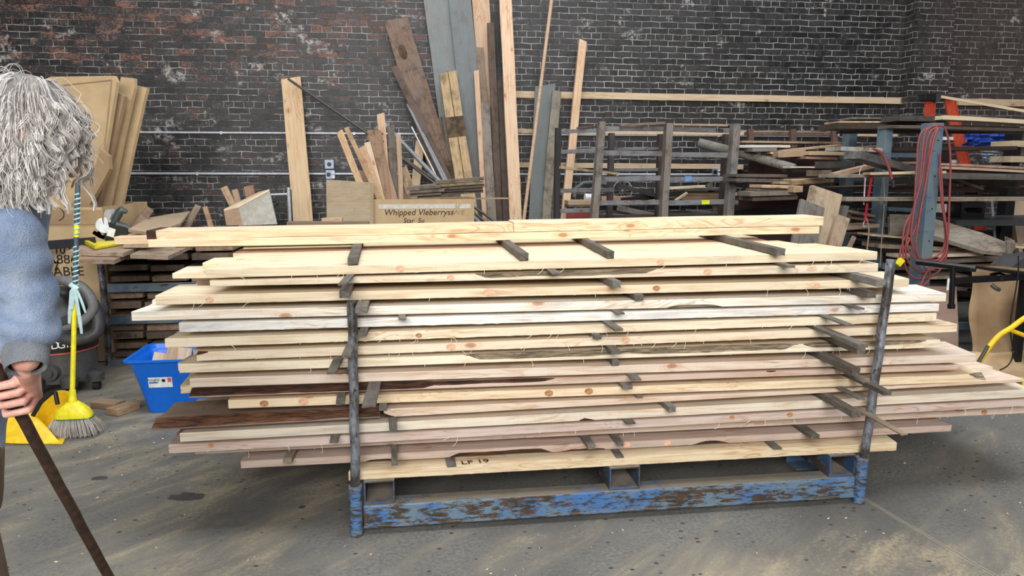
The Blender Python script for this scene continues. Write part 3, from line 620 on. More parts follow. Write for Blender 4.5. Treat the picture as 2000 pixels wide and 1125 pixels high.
def vacuum():
    Pb = PZ(130, 775); Y = Pb.y+.22; c = Vector((PY(122, 700, Y).x, Y, 0)); t = thing('shop_vacuum', 'black and grey shop vacuum with corrugated hose beneath the person', 'vacuum', c)
    MB().lathe([(.17, .07), (.2, .08), (.215, .2), (.225, .42), (.232, .44), (.232, .47), (.22, .48)], c, 40).build('drum', plain('drum_grey', (78, 78, 80), .35), t, c, True)
    MB().lathe([(.225, .29), (.2275, .30), (.2305, .40), (.2285, .41)], c, 40).build('name_band', BLACK, t, c, True)
    MB().lathe([(.226, .285), (.2282, .287), (.2284, .294), (.226, .296)], c, 40).build('red_stripe', plain('stripe_red', (190, 90, 80)), t, c, True)
    MB().lathe([(.235, .48), (.238, .52), (.2, .56), (.17, .62), (.16, .66), (.12, .7), (.05, .71)], c, 36).build('motor_head', BLACK, t, c, True)
    for a in (205, 250, 300, 345):
        x, y = c.x+.24*math.cos(math.radians(a)), c.y+.24*math.sin(math.radians(a)); w_ = MB().lathe([(.03, .06), (.05, .065), (.055, .12), (.03, .14)], (x, y, 0), 16).build('caster_foot', DGREY, t, (x, y, 0), True)
        MB().tube([(x-.02, y, .03), (x+.02, y, .03)], .03, 14).build('wheel', RUBBER, w_, (x, y, 0), True)
    # drain cap
    n_ = Vector((-.15, -1, 0)).normalized(); q = c+Vector((.02, -.21, .17)); MB().tube([q, q-Vector((0, .035, 0))], [.055, .05], 20).tube([q-Vector((0, .03, 0)), q-Vector((0, .055, 0))], .025, 14).build('drain_cap', DGREY, t, q, True)
    # lettering around the drum
    for i, ch in enumerate('RIDGID'):
        ang = math.radians(-70+(i-2.5)*8.6); p = c+Vector((.2345*math.cos(ang), .2345*math.sin(ang), .352)); text(ch, .07, WHITE, t, frame(p, (-math.sin(ang), math.cos(ang), 0), (0, 0, 1)), 'letter')
    # hose loops right of the drum
    def hose(pts, r, mat, nm):
        P = [Vector(p) for p in pts]; out = []
        for i in range(len(P)-1):
            p0, p1, p2, p3 = P[max(i-1, 0)], P[i], P[i+1], P[min(i+2, len(P)-1)]
            for j in range(16):
                u = j/16; out.append(.5*((2*p1)+(p2-p0)*u+(2*p0-5*p1+4*p2-p3)*u*u+(3*p1-p0-3*p2+p3)*u**3))
        out.append(P[-1]); MB().tube(out, [r*(1+.07*(i % 2)) for i in range(len(out))], 12).build(nm, mat, t, P[0], True)
    hy = Y-.15
    hose([PY(95, 552, hy+.1), PY(125, 548, hy), PY(165, 565, hy-.02), PY(182, 600, hy-.03), PY(160, 628, hy-.04), PY(120, 640, hy-.03), PY(98, 645, hy+.03)], .031, plain('hose_grey', (112, 112, 114), .5), 'hose')
    hose([PY(105, 655, hy+.02), PY(125, 662, hy-.04), PY(160, 662, hy-.05), PY(190, 645, hy-.03), PY(185, 600, hy+.02), PY(160, 570, hy+.05)], .038, plain('hose_dark', (62, 62, 66), .5), 'lower_hose')
    MB().tube([PY(98, 645, hy+.0), PY(140, 622, hy-.05)], [.042, .034], 14).build('hose_cuff', DGREY, t, PY(98, 645, hy), True)
vacuum()
# ------------------------------------------------------------------ cardboard at left
def cardbox(name, x0, x1, y0, y1, z0, z1, label, mat=CARD, t=.008):
    o = thing(name, label, 'cardboard box', ((x0+x1)/2, (y0+y1)/2, z0))
    MB().box((x0, y0, z0), (x1, y0+t, z1)).build('front_panel', mat, o, (x0, y0, z0))
    MB().box((x0, y1-t, z0), (x1, y1, z1)).build('rear_panel', mat, o, (x0, y1, z0))
    MB().box((x0, y0+t, z0), (x0+t, y1-t, z1)).build('side_panel', mat, o, (x0, y0, z0)); MB().box((x1-t, y0+t, z0), (x1, y1-t, z1)).build('side_panel', mat, o, (x0, y0, z0))
    MB().box((x0, y0, z0), (x1, y1, z0+t)).build('bottom_panel', mat, o, (x0, y0, z0)); return o
YB = PZ(212, 713).y+.1
bx1 = PY(212, 560, YB).x; zr = PY(150, 405, YB).z
bx = cardbox('bulk_carton', bx1-1.25, bx1, YB, YB+1.0, 0.0, zr, 'huge brown bulk carton printed with black lettering, full of flattened boxes')
bx['_w'] = tuple(bx.location)
MB().box((bx1-1.26, YB-.012, zr-.13), (bx1+.012, YB, zr-.02)).build('rim_band', CARD2, bx, (bx1, YB, zr))
for s_, x, y, sz, sh in (('1020', 128, 489, .085, 0), ('A8867/', 132, 507, .10, 0), ('07', 108, 530, .10, 0), ('SABLE', 132, 531, .10, 0)):
    if s_ == '07': x, y = 103, 513+8
    if s_ == 'SABLE': x, y = 128, 531
    q = PY(x, y, YB-.003); text(s_, sz, INK, bx, frame(q, (1, 0, 0), (0, 0, 1)), 'printed_code')
q = PY(110, 405, YB-.014)
MB().tube([q+Vector((.05*math.cos(a), 0, -.05+.05*math.sin(a))) for a in [math.radians(d) for d in range(-80, 81, 20)]], .003, 6).build('pen_mark', INK, bx, q)
for (pts, Y, lab, m_) in (
    (((60, 405), (62, 170), (98, 150), (222, 148), (228, 160), (205, 300), (165, 405)), YB+.25, 'broad flattened carton leaning in the bulk carton, nearest the person', CARD),
    (((168, 405), (205, 300), (230, 180), (243, 188), (215, 310), (190, 405)), YB+.36, 'narrow folded carton flap behind the broad flattened carton', CARD2),
    (((186, 405), (222, 250), (236, 150), (262, 153), (262, 172), (240, 270), (212, 405)), YB+.50, 'flattened carton standing third back in the bulk carton', CARD),
    (((205, 405), (240, 290), (258, 165), (287, 172), (280, 200), (262, 280), (236, 405)), YB+.64, 'rearmost flattened carton in the bulk carton, with a creased flap', CARD),
    (((140, 398), (175, 400), (214, 330), (212, 305), (195, 290), (188, 320)), YB+.14, 'torn curled piece of cardboard standing in front of the flattened cartons', CARD2)):
    P_ = [PY(x, y, Y+.10*(405-y)/250.) for x, y in pts]; lo = [Vector((P_[0].x+.02, Y, .012+.0)), Vector((P_[-1].x, Y, .012))]
    poly = [lo[0]]+P_+[lo[1]] if pts[0][1] > 400 else P_
    if pts[0][1] <= 400: poly = [Vector((P_[0].x, Y, .02))]+P_[0:1]+P_[5:6]+P_[4:5]+P_[3:4]+P_[2:3]+P_[1:2]+[Vector((P_[1].x, Y, .02))]
    o = MB().prism(poly, (.012, .035, 0)).build('flattened_carton', m_, None, (poly[0].x, Y, .01)); tag(o, lab, 'cardboard', 'flattened cartons')
    if 'broad' in lab:
        cl = MB(); cl.box((0, -.001, 0), (1, 0, .004)); 
        a, b_ = PY(105, 168, Y+.10*.95-.006), PY(218, 156, Y+.1-.006); MB().tube([a, b_], .004, 6).tube([b_, PY(203, 300, Y+.042-.008)], .004, 6).build('crease', CARD2, o, a)
# dark steel bar in front of the carton
tag(hb('steel_bar', 60, 482, 182, 472, YB-.25, 17, .05, (40, 42, 48), '', mat=plain('dark_steel', (44, 46, 54), .4, .3)), 'dark steel bar lying level in front of the printed carton', 'bar')
o = D.objects['steel_bar']; q = PY(70, 482, YB-.22); MB().box((q.x, q.y, 0), (q.x+.04, q.y+.04, q.z-.02)).build('support_leg', plain('dark_steel', (44, 46, 54)), o, (q.x, q.y, 0))
q_ = o.children[0]; q_.matrix_parent_inverse = o.matrix_basis.inverted(); q_.location = (q.x, q.y, 0)
# ------------------------------------------------------------------ left lumber cart, end grain facing the camera
YC = 5.55
lc = thing('lumber_rack', 'dark steel rack holding old planks end-on behind the blue tote', 'rack', (PY(300, 700, YC).x, YC, 0))
pb = PZ(212, 713); YC = pb.y
pts = [PY(200, 492, YC), PY(196, 520, YC), PY(206, 600, YC), PY(213, 712, YC)]
MB().tube([PY(200, 484, YC), PY(196, 515, YC), PY(201, 560, YC), PY(207, 620, YC), Vector((PY(213, 712, YC).x, YC, .0))], .024, 14).build('post', POLE, lc, pts[0], True)
for y_ in (563, 626):
    a, b_ = PY(210, y_, YC), PY(430, y_-4, YC); MB().box((a.x, YC-.01, a.z-.032), (b_.x+.4, YC+.025, a.z+.032), bev=.004).build('crossbar', BLUE_D, lc, (a.x, YC, a.z))
a = PY(212, 703, YC); MB().box((a.x, YC-.02, a.z-.05), (a.x+1.7, YC+.05, a.z), bev=.004).build('bottom_beam', BLUE_D, lc, a)
MB().box((a.x+1.6, YC-.02, 0), (a.x+1.66, YC+.05, 1.0), bev=.004).build('post', BLUE_D, lc, a)
rows_y = [487, 506, 527, 543, 591, 607, 640, 656, 673, 690]
rows_y = [(484, 14), (502, 14), (524, 13), (545, 12), (578, 13), (597, 15), (620, 12), (641, 13), (656, 15), (676, 13), (693, 12)]
EC = [(164, 128, 92), (136, 112, 88), (112, 90, 70), (150, 120, 88), (176, 142, 104)]
i = 0
for (ym, h) in rows_y:
    xx = 214+R.randint(-6, 2)
    for c in range(3):
        wpx = R.randint(66, 84); Yb = YC+.06+R.uniform(0, .07); A = PY(xx, ym, Yb); B = PY(xx+wpx, ym, Yb); hz = (h-1.5)*prj(A)[2]/F
        if xx < 460:
            L_ = R.uniform(1.3, 1.6); A2 = Vector(((A.x+B.x)/2, Yb, A.z)); B2 = A2+Vector((0, L_, 0))
            o = beam('old_plank', A2, B2, B.x-A.x-.008, hz, (0, 0, 1), W_OLD, R.choice(EC)+(.3,), seg=4)
            tag(o, 'weathered plank seen end-on in the %s row down of the steel rack, %s' % (ORD[i+1] if i < 10 else 'lowest', ['left column', 'middle column', 'right column'][c]), 'plank', 'planks in the steel rack')
            if i == 8 and c == 0:
                text('S9SSL x', .05, INK, o, frame(Vector((A2.x, Yb-.002, A2.z)), (1, 0, 0), (0, 0, 1)), 'pencil_mark')
                q = D.objects['pencil_mark.001'] if 'pencil_mark.001' in D.objects else None
                if q: q.matrix_basis = o.matrix_basis.inverted() @ frame(Vector((A2.x, Yb-.002, A2.z)), (1, 0, 0), (0, 0, 1))
        xx += wpx+R.randint(4, 8)
    i += 1
# boards, square and saw on the rack top
zt = PY(250, 476, YC).z
def flat(name, corners, z, th, col, lab, cat, mat=W_OLD, group=None):
    P_ = [PZ(x, y, z) for x, y in corners]; o = MB().prism([p-Vector((0, 0, th)) for p in P_], (0, 0, th)).build(name, mat, None, P_[0], color=cm(col)); return tag(o, lab, cat, group)
GB = 'boards laid across the rack top'
zA = PZ(180, 505, 0).z
ztop = PY(200, 492, YC-.25).z
flat('old_board', ((151, 506), (222, 508), (290, 478), (200, 472)), ztop+.012, .028, (176, 146, 112), 'grey-tan board end overhanging the steel rack, lower left one', 'board', W_OLD, GB)
flat('old_board', ((128, 491), (240, 494), (300, 472), (195, 464)), ztop+.042, .026, (184, 156, 124), 'wide worn board end under the yellow square', 'board', W_OLD, GB)
flat('old_board', ((254, 497), (328, 500), (372, 480), (300, 476)), ztop+.030, .026, (178, 150, 116), 'short worn board end right of the yellow square', 'board', W_OLD, GB)
sq = thing('carpenter_square', 'yellow triangular layout tool lying on the rack top', 'square', PZ(180, 488, ztop+.05)); z_ = ztop+.046
P3 = [PZ(x, y, z_) for x, y in ((159, 474), (186, 488), (288, 470))]; MB().prism(P3, (0, 0, .008)).build('blade', YEL2, sq, P3[0])
MB().prism([PZ(159, 474, z_), PZ(186, 488, z_), PZ(190, 486, z_), PZ(163, 472, z_)], (0, 0, .03)).build('fence', YEL2, sq, P3[0])
MB().prism([PZ(186, 488, z_), PZ(288, 470, z_), PZ(287, 467, z_), PZ(187, 485, z_)], (0, 0, .018)).build('ruler_edge', YEL2, sq, P3[0])
def saw():
    YS = YC+.1; c = PY(220, 470, YS); t = thing('circular_saw', 'silver and black circular saw tipped on the rack top', 'saw', c)
    d = lambda x, y, dy=0: PY(x, y, YS+dy)
    SIL = plain('cast_silver', (196, 198, 200), .35, .5); TG = plain('dark_teal_grey', (62, 72, 76), .4)
    MB().prism([d(180, 456), d(184, 450), d(205, 462), d(203, 468), d(192, 464)], (0, .1, .01)).build('base_plate', SIL, t, c)
    MB().prism([d(192, 446), d(206, 410), d(213, 409), d(218, 418), d(208, 446), d(200, 462), d(190, 456)], (.02, .05, 0)).build('blade_guard', SIL, t, c)
    MB().tube([d(204, 440, -.01), d(204, 440, .01)], .06, 24).build('blade', GALV, t, c, True)
    MB().prism([d(200, 465), d(212, 434), d(232, 440), d(248, 448), d(250, 466), d(216, 470)], (0, .09, 0)).build('motor_body', BLACK, t, c)
    MB().prism([d(208, 460, -.002), d(214, 444, -.002), d(226, 448, -.002), d(222, 464, -.002)], (0, -.002, 0)).build('maker_plate', WHITE, t, c)
    MB().tube([d(218, 440, .03), d(226, 428, .03), d(232, 416, .03), d(238, 410, .03), d(248, 414, .03)], [.03, .028, .032, .03, .014], 12).build('motor_cap', TG, t, c, True)
    MB().tube([d(228, 438, .02), d(244, 442, .02), d(262, 450, .02)], [.026, .02, .012], 12).build('handle', TG, t, c, True)
saw()
flat('old_board', ((250, 448), (290, 425), (372, 412), (352, 436), (300, 455)), ztop+.17, .02, (196, 166, 118), 'tan panel offcut lying on the rack behind the saw', 'board', W_PLY, GB)
tag(beam('old_board', PY(262, 450, YC+.5), PY(292, 408, YC+.9), .07, .025, (.5, -1, .2), W_OLD, (150, 116, 84)), 'narrow brown board sloping up behind the saw', 'board', GB)
flat('old_board', ((240, 470), (290, 470), (300, 452), (255, 452)), ztop+.10, .05, (206, 174, 126), 'thick pale board piece under the tan panel beside the saw', 'board', W_OLD, GB)

# ------------------------------------------------------------------ rails, conduits and boxes on the back wall
def wallrail(x0, y0, x1, y1, hpx, lab, col=(222, 190, 140, .1), name='wall_batten'):
    o = hb(name, x0, y0, x1, y1, YWALL-.04, hpx, .038, col, lab, 'batten', cut=0, seg=14); return o
wallrail(1000, 184, 1762, 197, 13, 'long pale batten fixed level on the brick wall, ending at the pilaster')
wallrail(1872, 199, 2060, 203, 13, 'pale batten fixed on the brick wall right of the pilaster')
wallrail(1000, 256, 1640, 262, 8, 'pale batten on the brick wall just above the upper conduit')
wallrail(1655, 262, 1760, 263, 8, 'short pale batten seen between the rack uprights below the dark shelf')
wallrail(1000, 322, 1452, 326, 10, 'wide pale batten on the brick wall behind the slatted rack')
def conduit(x0, y0, x1, y1, lab, r=.0125):
    a = PY(x0, y0, YWALL-.02); b = PY(x1, y1, YWALL-.02); m = MB().tube([a, b], r, 10); t_ = m.build('wall_conduit', GALV, None, a, True); tag(t_, lab, 'conduit')
    n = 6
    for i in range(1, n):
        p = a.lerp(b, i/n); MB().box((p.x-.012, p.y-.002-r, p.z-r-.004), (p.x+.012, p.y+.02, p.z+r+.004), bev=.002).build('pipe_clip', GALV, t_, p)
conduit(160, 258, 1620, 266, 'galvanised conduit along the brick wall, the upper of two')
conduit(160, 339, 1392, 341, 'galvanised conduit along the brick wall, the lower of two', .014)
conduit(1468, 338, 1535, 340, 'short galvanised conduit stretch visible right of the slatted rack', .014)
def ebox(x, y, s, lab, hole=(0, 0)):
    c = PY(x, y, YWALL-.055); t = thing('electrical_box', lab, 'electrical box', c); k = s/F*8.6/2
    MB().box((c.x-k, c.y-.0, c.z-k), (c.x+k, YWALL-.002, c.z+k), bev=.004).build('housing', plain('zinc', (150, 160, 178), .4, .4), t, c)
    h = c+Vector((hole[0], 0, hole[1])); MB().tube([h+Vector((0, .001, 0)), h-Vector((0, .002, 0))], .024, 18).build('knockout_hole', BLACK, t, h)
    if hole[0]: 
        MB().box((c.x+.02, c.y-.004, c.z-.04), (c.x+.05, c.y, c.z-.01)).box((c.x+.02, c.y-.0041, c.z+.01), (c.x+.05, c.y, c.z+.035)).build('outlet_face', WHITE, t, c)['kind'] = 'thing'
ebox(643, 321, 17, 'grey electrical box with a round hole, upper of the pair on the wall')
ebox(645, 341, 17, 'grey outlet box set in the lower conduit, under the other box', (-.018, 0))
ebox(1399, 336, 14, 'small grey outlet box ending the lower conduit behind the slatted rack', (-.014, 0))
# ------------------------------------------------------------------ work bench against the wall (carries carton, panel and crate)
bn = thing('work_bench', 'low wooden bench behind the stack carrying the carton, panel and crate', 'bench', (-.2, 7.0, 0))
BZ = .70; bxa, bxb = PY(400, 430, 6.6).x, PY(960, 430, 6.6).x
MB().box((bxa, 6.6, BZ-.03), (bxb, 7.5, BZ), bev=.003).build('bench_top', W_OLD, bn, (bxa, 6.6, BZ), color=cm((150, 126, 96)))
for x_ in (bxa+.05, bxb-.12):
    for y_ in (6.63, 7.38): MB().box((x_, y_, 0), (x_+.08, y_+.08, BZ-.03)).build('leg', W_OLD, bn, (x_, y_, 0), color=cm((130, 108, 82)))
# lettered carton
YK = 6.75; k0, k1 = PY(726, 410, YK).x, PY(926, 410, YK).x; kz = PY(820, 389, YK).z
kb = cardbox('cardboard_box', k0, k1, YK, YK+.55, BZ, kz, 'taped cardboard box with black handwriting, full of wood scraps', CARD, .007); kb['_w'] = tuple(kb.location)
MB().box((k0+.06, YK-.002, kz-.085), (k1-.03, YK-.0005, kz-.045)).build('packing_tape', TAPE, kb, (k0, YK, kz))
for s_, x, y, sz in (('Whipped Vleberryss', 818, 415, .075), ('Star  Su', 808, 431, .06), ('SE', 893, 403, .05), ('W/E', 895, 415, .06)):
    q = PY(x, y, YK-.003); text(s_, sz, CARD2 if sz in (.05, .06) and x > 850 else INK, kb, frame(q, (1, 0, 0), (.0, 0, 1)), 'handwriting', .2)
pz0, pz1 = PY(636, 432, 6.62), PY(724, 352, 6.66)
tag(MB().prism([Vector((PY(636, 432, 6.62).x, 6.62, BZ)), PY(637, 351, 6.70), PY(723, 357, 6.70), Vector((PY(720, 432, 6.62).x, 6.62, BZ))], (.03, .02, 0)).build('plywood_board', W_PLY, None, pz0, color=cm((178, 152, 106, .1))), 'square tan plywood panel standing at left of the lettered cardboard box', 'panel')
tag(hb('wood_block', 628, 431, 668, 430, 6.3, 9, .1, (206, 170, 120), '', parent=None), 'small wood block seen just over the top board, in front of the plywood panel', 'block')
o = D.objects['wood_block']; 
hb('sawhorse', 560, 442, 720, 441, 6.25, 16, .12, (140, 112, 80), 'rough timber trestle beam hidden behind the top board', 'trestle'); o = D.objects['sawhorse']
for x_ in (.15, .6): MB().box((x_, -.04, -1.1), (x_+.06, .04, -.02)).build('leg', W_OLD, None, (0, 0, 0), color=cm((120, 98, 72))).parent = o
# light crate
cr = thing('wooden_crate', 'small pale box panel with grey front, tipped at left of the tall leaning board', 'crate', PY(490, 420, 6.7))
q = [PY(437, 412, 6.72), PY(444, 440, 6.75), PY(478, 440, 6.72), PY(468, 404, 6.68)]
MB().prism([PY(466, 405, 6.70), PY(474, 440, 6.72), PY(541, 438, 6.8), PY(526, 373, 6.8)], (0, .03, .0)).build('grey_front', plain('whitewashed_board', (186, 184, 172), .8), cr, q[0])
MB().prism([PY(437, 412, 6.72), PY(466, 405, 6.695), PY(526, 373, 6.795), PY(505, 378, 7.1)], (0, .01, .015)).build('top_face', W_PLY, cr, q[0], color=cm((226, 194, 140)))
MB().prism([PY(437, 412, 6.72), PY(466, 405, 6.695), PY(474, 440, 6.715), PY(442, 440, 6.75)], (0, .02, 0)).build('end_face', W_PLY, cr, q[0], color=cm((200, 164, 120)))
def lean(top, low, wpx, Yt, Yb, zb, col, label, th=.025, name='leaning_board', mat=None, cat='board', group=None, roll=0, rnd=False, hint=(0, -1, .1), cut=0):
    T = PY(top[0], top[1], Yt); 
    lo, hi = -8., 12.
    def f(xb):
        Bp = Vector((xb, Yb, zb)); a, b = 0., 1.
        for _ in range(30):
            m = (a+b)/2; p = prj(Bp.lerp(T, m))
            if p[1] > low[1]: a = m
            else: b = m
        return prj(Bp.lerp(T, a))[0]
    for _ in range(40):
        m = (lo+hi)/2
        if f(m) < low[0]: lo = m
        else: hi = m
    Bp = Vector(((lo+hi)/2, Yb, zb)); wd = wpx/F*prj(T)[2]
    if rnd:
        o = MB().tube([Bp.lerp(T, i/10) for i in range(11)], wd/2, 12).build(name, mat or GALV, None, Bp, True, cm(col))
        return tag(o, label, cat, group)
    o = beam(name, Bp, T, wd, th, hint, mat or W_OLD, col, seg=10, cut=cut, warp=.004)
    return tag(o, label, cat, group)
GL = 'boards leaning on the brick wall'
LB = [((568, 153), (592, 432), 37, 8.50, 8.0, (226, 186, 122, .05), 'wide light tan board leaning alone on the wall left of the outlet boxes', .03, W_FRESH),
 ((773, 38), (866, 345), 47, 8.50, 8.05, (134, 106, 84, .3), 'wide brown plank with a large dark knot, leaning steeply left', .028, W_OLD),
 ((770, 130), (876, 352), 14, 8.40, 7.95, (112, 88, 74, .1), 'narrow reddish-brown plank leaning parallel under the wide knotty plank', .03, W_OLD),
 ((848, -30), (903, 390), 50, 8.54, 8.3, (124, 130, 128, .9), 'tall grey weathered sheet leaning on the wall, left one of two', .015, W_PLY),
 ((895, -30), (938, 390), 44, 8.51, 8.22, (112, 120, 122, .9), 'tall grey weathered sheet leaning on the wall, right one of two', .015, W_PLY),
 ((936, -30), (975, 430), 34, 8.55, 8.34, (214, 170, 124, .0), 'tall pinkish-tan board leaning behind the grey narrow planks', .025, W_FRESH),
 ((874, 142), (906, 350), 34, 8.30, 7.8, (196, 162, 98, .0), 'short ochre plank with a dark burnt band and a split', .04, W_OLD),
 ((861, 229), (880, 352), 20, 8.40, 7.9, (122, 118, 100, .5), 'short grey-green board between the brown plank and the ochre plank', .02, W_OLD),
 ((930, 138), (947, 430), 10, 8.36, 7.95, (216, 170, 118, .0), 'thin pine strip leaning just right of the grey sheets', .02, W_FRESH),
 ((936, 93), (966, 430), 15, 8.46, 8.12, (146, 120, 98, .3), 'grey-brown narrow plank leaning left of the tall pine post, shortest top', .025, W_OLD),
 ((947, 202), (961, 430), 17, 8.32, 7.85, (138, 128, 114, .4), 'grey narrow plank in front of the leaning group', .03, W_OLD),
 ((958, 45), (975, 430), 14, 8.44, 8.06, (104, 84, 70, .2), 'dark brown narrow plank leaning left of the tall pine post', .03, W_OLD),
 ((966, 22), (982, 430), 18, 8.52, 8.28, (62, 62, 64, .5), 'nearly black plank leaning hard behind the tall pine post', .02, W_OLD),
 ((978, 150), (990, 430), 15, 8.36, 7.95, (84, 68, 58, .2), 'dark chocolate plank close against the left side of the tall pine post', .04, W_OLD),
 ((986, -30), (1007, 430), 24, 8.34, 7.9, (232, 190, 140, .0), 'tall pale pine post reaching out of the top of the picture', .05, W_FRESH),
 ((1065, 166), (1052, 430), 40, 8.48, 8.15, (112, 124, 124, .9), 'grey-green sheet leaning behind the thin round pole', .015, W_PLY),
 ((1087, 178), (1066, 430), 18, 8.40, 8.05, (142, 134, 114, .3), 'grey-tan board leaning beside the grey-green sheet', .03, W_OLD),
 ((1084, 330), (1076, 430), 8, 8.30, 8.1, (110, 100, 84, .3), 'short grey strip leaning between the grey-tan board and slatted rack', .02, W_OLD),
 ((1138, 80), (1102, 430), 15, 8.42, 7.95, (224, 178, 124, .0), 'pale board leaning right, seen through the left end of the slatted rack', .06, W_FRESH)]
for i, (tp, lw, wp, yt, yb, c, lb, th, mt) in enumerate(LB):
    o = lean(tp, lw, wp, yt, yb, 0, c, lb, th, mat=mt, group=GL, cut=R.uniform(-.25, .25))
    if 'ochre' in lb:
        me = MB(); wd = wp/F*8.4; L_ = max(v.co.x for v in o.data.vertices)
        q = me.box((L_-.72, -wd/2-.001, -.0215), (L_-.50, wd/2+.001, .0215)).box((L_-1.2, -.008, .0195), (L_+.0, .0, .0212)); z_ = q.build('burnt_band', plain('charred_wood', (86, 70, 52), .9, 0, .5, 14)); z_.parent = o
    if 'large dark knot' in lb:
        L_ = max(v.co.x for v in o.data.vertices); z_ = MB().lathe([(.055, .0135), (.05, .0148), (.002, .0149)], (0, 0, 0), 20).build('knot', plain('knot_wood', (78, 56, 42), .8, 0, .4, 30)); z_.parent = o; z_.location = (L_-.38, .03, 0); z_.scale = (1.6, .8, 1)
lean((1079, -14), (1023, 430), 7, 8.22, 7.7, 0, (206, 164, 118, 0), 'thin round wooden pole leaning across the grey-green sheet', mat=W_FRESH, rnd=True, name='wooden_pole', cat='pole')
lean((563, 154), (850, 352), 5, 8.40, 7.62, .9, (0, 0, 0), 'dark steel rod slanting down from the top of the wide light tan board', mat=plain('dark_rod', (92, 84, 80), .4, .4), rnd=True, name='steel_rod', cat='rod')
# scraps in the lettered carton
SC = [((663, 256), (715, 385), 13, (224, 178, 112), 'yellow strip, leftmost in the lettered carton', .012), ((676, 249), (738, 385), 9, (206, 162, 104), 'thicker tan strip second from left in the lettered carton', .03),
 ((704, 288), (742, 385), 18, (212, 164, 108), 'orange-tan board piece behind the tan strips in the lettered carton', .02), ((717, 278), (745, 385), 12, (232, 204, 160), 'cream splintered strip in the lettered carton', .02),
 ((731, 254), (750, 385), 27, (170, 130, 90), 'brown square-topped panel strip, tall in the lettered carton', .015), ((737, 285), (766, 385), 20, (190, 146, 100), 'scarred tan board with a rough dark edge in the lettered carton', .03),
 ((743, 222), (757, 385), 15, (224, 182, 128), 'tallest pine strip with two drilled holes in the lettered carton', .02), ((763, 245), (771, 385), 14, (120, 112, 100), 'grey worn strip behind the brown panel strip in the lettered carton', .02),
 ((778, 262), (783, 385), 10, (196, 160, 116), 'slim tan strip right of the grey worn strip', .02), ((757, 300), (770, 385), 20, (184, 144, 98), 'tan jagged-topped panel piece in the lettered carton', .01),
 ((785, 328), (806, 385), 19, (186, 152, 104), 'short buff block, right part of the lettered carton', .02), ((771, 345), (788, 385), 26, (196, 152, 106), 'rounded cardboard-coloured piece low in the lettered carton', .01)]
xs = sorted(range(len(SC)), key=lambda i: SC[i][1][0])
for i, (tp, lw, wp, c, lb, th) in enumerate(SC):
    yy = YK+.07+.036*i*1.05
    o = lean(tp, (lw[0], 386), wp, yy+.01, yy, BZ+.012, c+(.05,), lb, min(th, .022), name='wood_scrap', mat=W_OLD if i % 3 == 1 else W_FRESH, cat='scrap', group='scraps in the lettered carton', cut=R.uniform(-.3, .3))
    if 'drilled' in lb:
        L_ = max(v.co.x for v in o.data.vertices)
        for dd in (.19, .26): h_ = MB().tube([(L_-dd, 0, .01), (L_-dd, 0, .0125)], .009, 12).build('drilled_hole', INK); h_.parent = o
lean((821, 276), (810, 385), 17, 8.40, 7.9, 0, (222, 184, 128, 0), 'pine board with a black clamp pad leaning right behind the pipes', name='leaning_board', mat=W_FRESH, group=GL)
for (tp, lw, wp, yt, yb, m_, lb, nm) in (((742, 233), (860, 356), 9, 7.75, 7.5, plain('dull_pipe', (134, 138, 142), .5, .2), 'thick grey galvanised pipe slanting down to the sticker bundle', 'metal_pipe'), ((796, 204), (868, 354), 6, 8.35, 7.6, plain('dull_pipe', (134, 138, 142)), 'slim galvanised pipe leaning left against the wall, upper one', 'metal_pipe'),
    ((804, 248), (858, 356), 3, 8.2, 7.56, plain('white_pvc', (214, 214, 210), .4), 'thin white rod leaning left between the pipes', 'metal_pipe'), ((820, 250), (874, 356), 6, 8.3, 7.68, plain('dull_pipe', (134, 138, 142)), 'slim galvanised pipe leaning left, lower one beside the red-brown plank', 'metal_pipe'),
    ((750, 283), (845, 355), 5, 7.9, 7.45, plain('dark_rod', (92, 84, 80)), 'dark rod crossing under the thick grey pipe', 'steel_rod')):
    lean(tp, lw, wp, yt, yb, .4, (0, 0, 0), lb, mat=m_, rnd=True, name=nm, cat='pipe')
for (a, b_, w_, c, lb) in (((687, 352), (728, 325), 34, (184, 140, 96), 'brown cardboard-coloured board corner behind the plywood panel'),):
    A = PY(712, 425, 7.35); B = PY(722, 335, 7.35); tag(beam('wood_scrap', A, B, .2, .012, (0, -1, 0), W_PLY, c), lb, 'scrap')
# bundle of grey stickers on the carton rim
sb = [(850, 355, 945, 349), (853, 362, 945, 356), (848, 369, 946, 362), (840, 373, 943, 369), (846, 379, 944, 373), (795, 368, 860, 364), (800, 375, 868, 371), (797, 381, 862, 377), (815, 384, 900, 380), (808, 366, 866, 360)]
for i, (a, b_, c, d_) in enumerate(sb):
    jt = R.randint(-10, 20); hb('sticker', a, b_, c, d_, YK-.02+.05*(i % 5), 6.5, .03, (128+jt, 118+jt, 102+jt, .3) if i != 1 else (188, 160, 110, 0), 'thin grey lath in the bundle resting on the lettered carton' if i != 1 else 'the one yellowish lath in the grey bundle on the lettered carton', 'sticker', W_OLD, group='bundle of laths on the lettered carton')
cl_ = MB().box((PY(862, 388, YK).x, YK+.02, kz-.004), (PY(870, 388, YK).x+.6, YK+.3, kz+.0)).build('carton_flap', CARD2, kb, (k0, YK, kz))
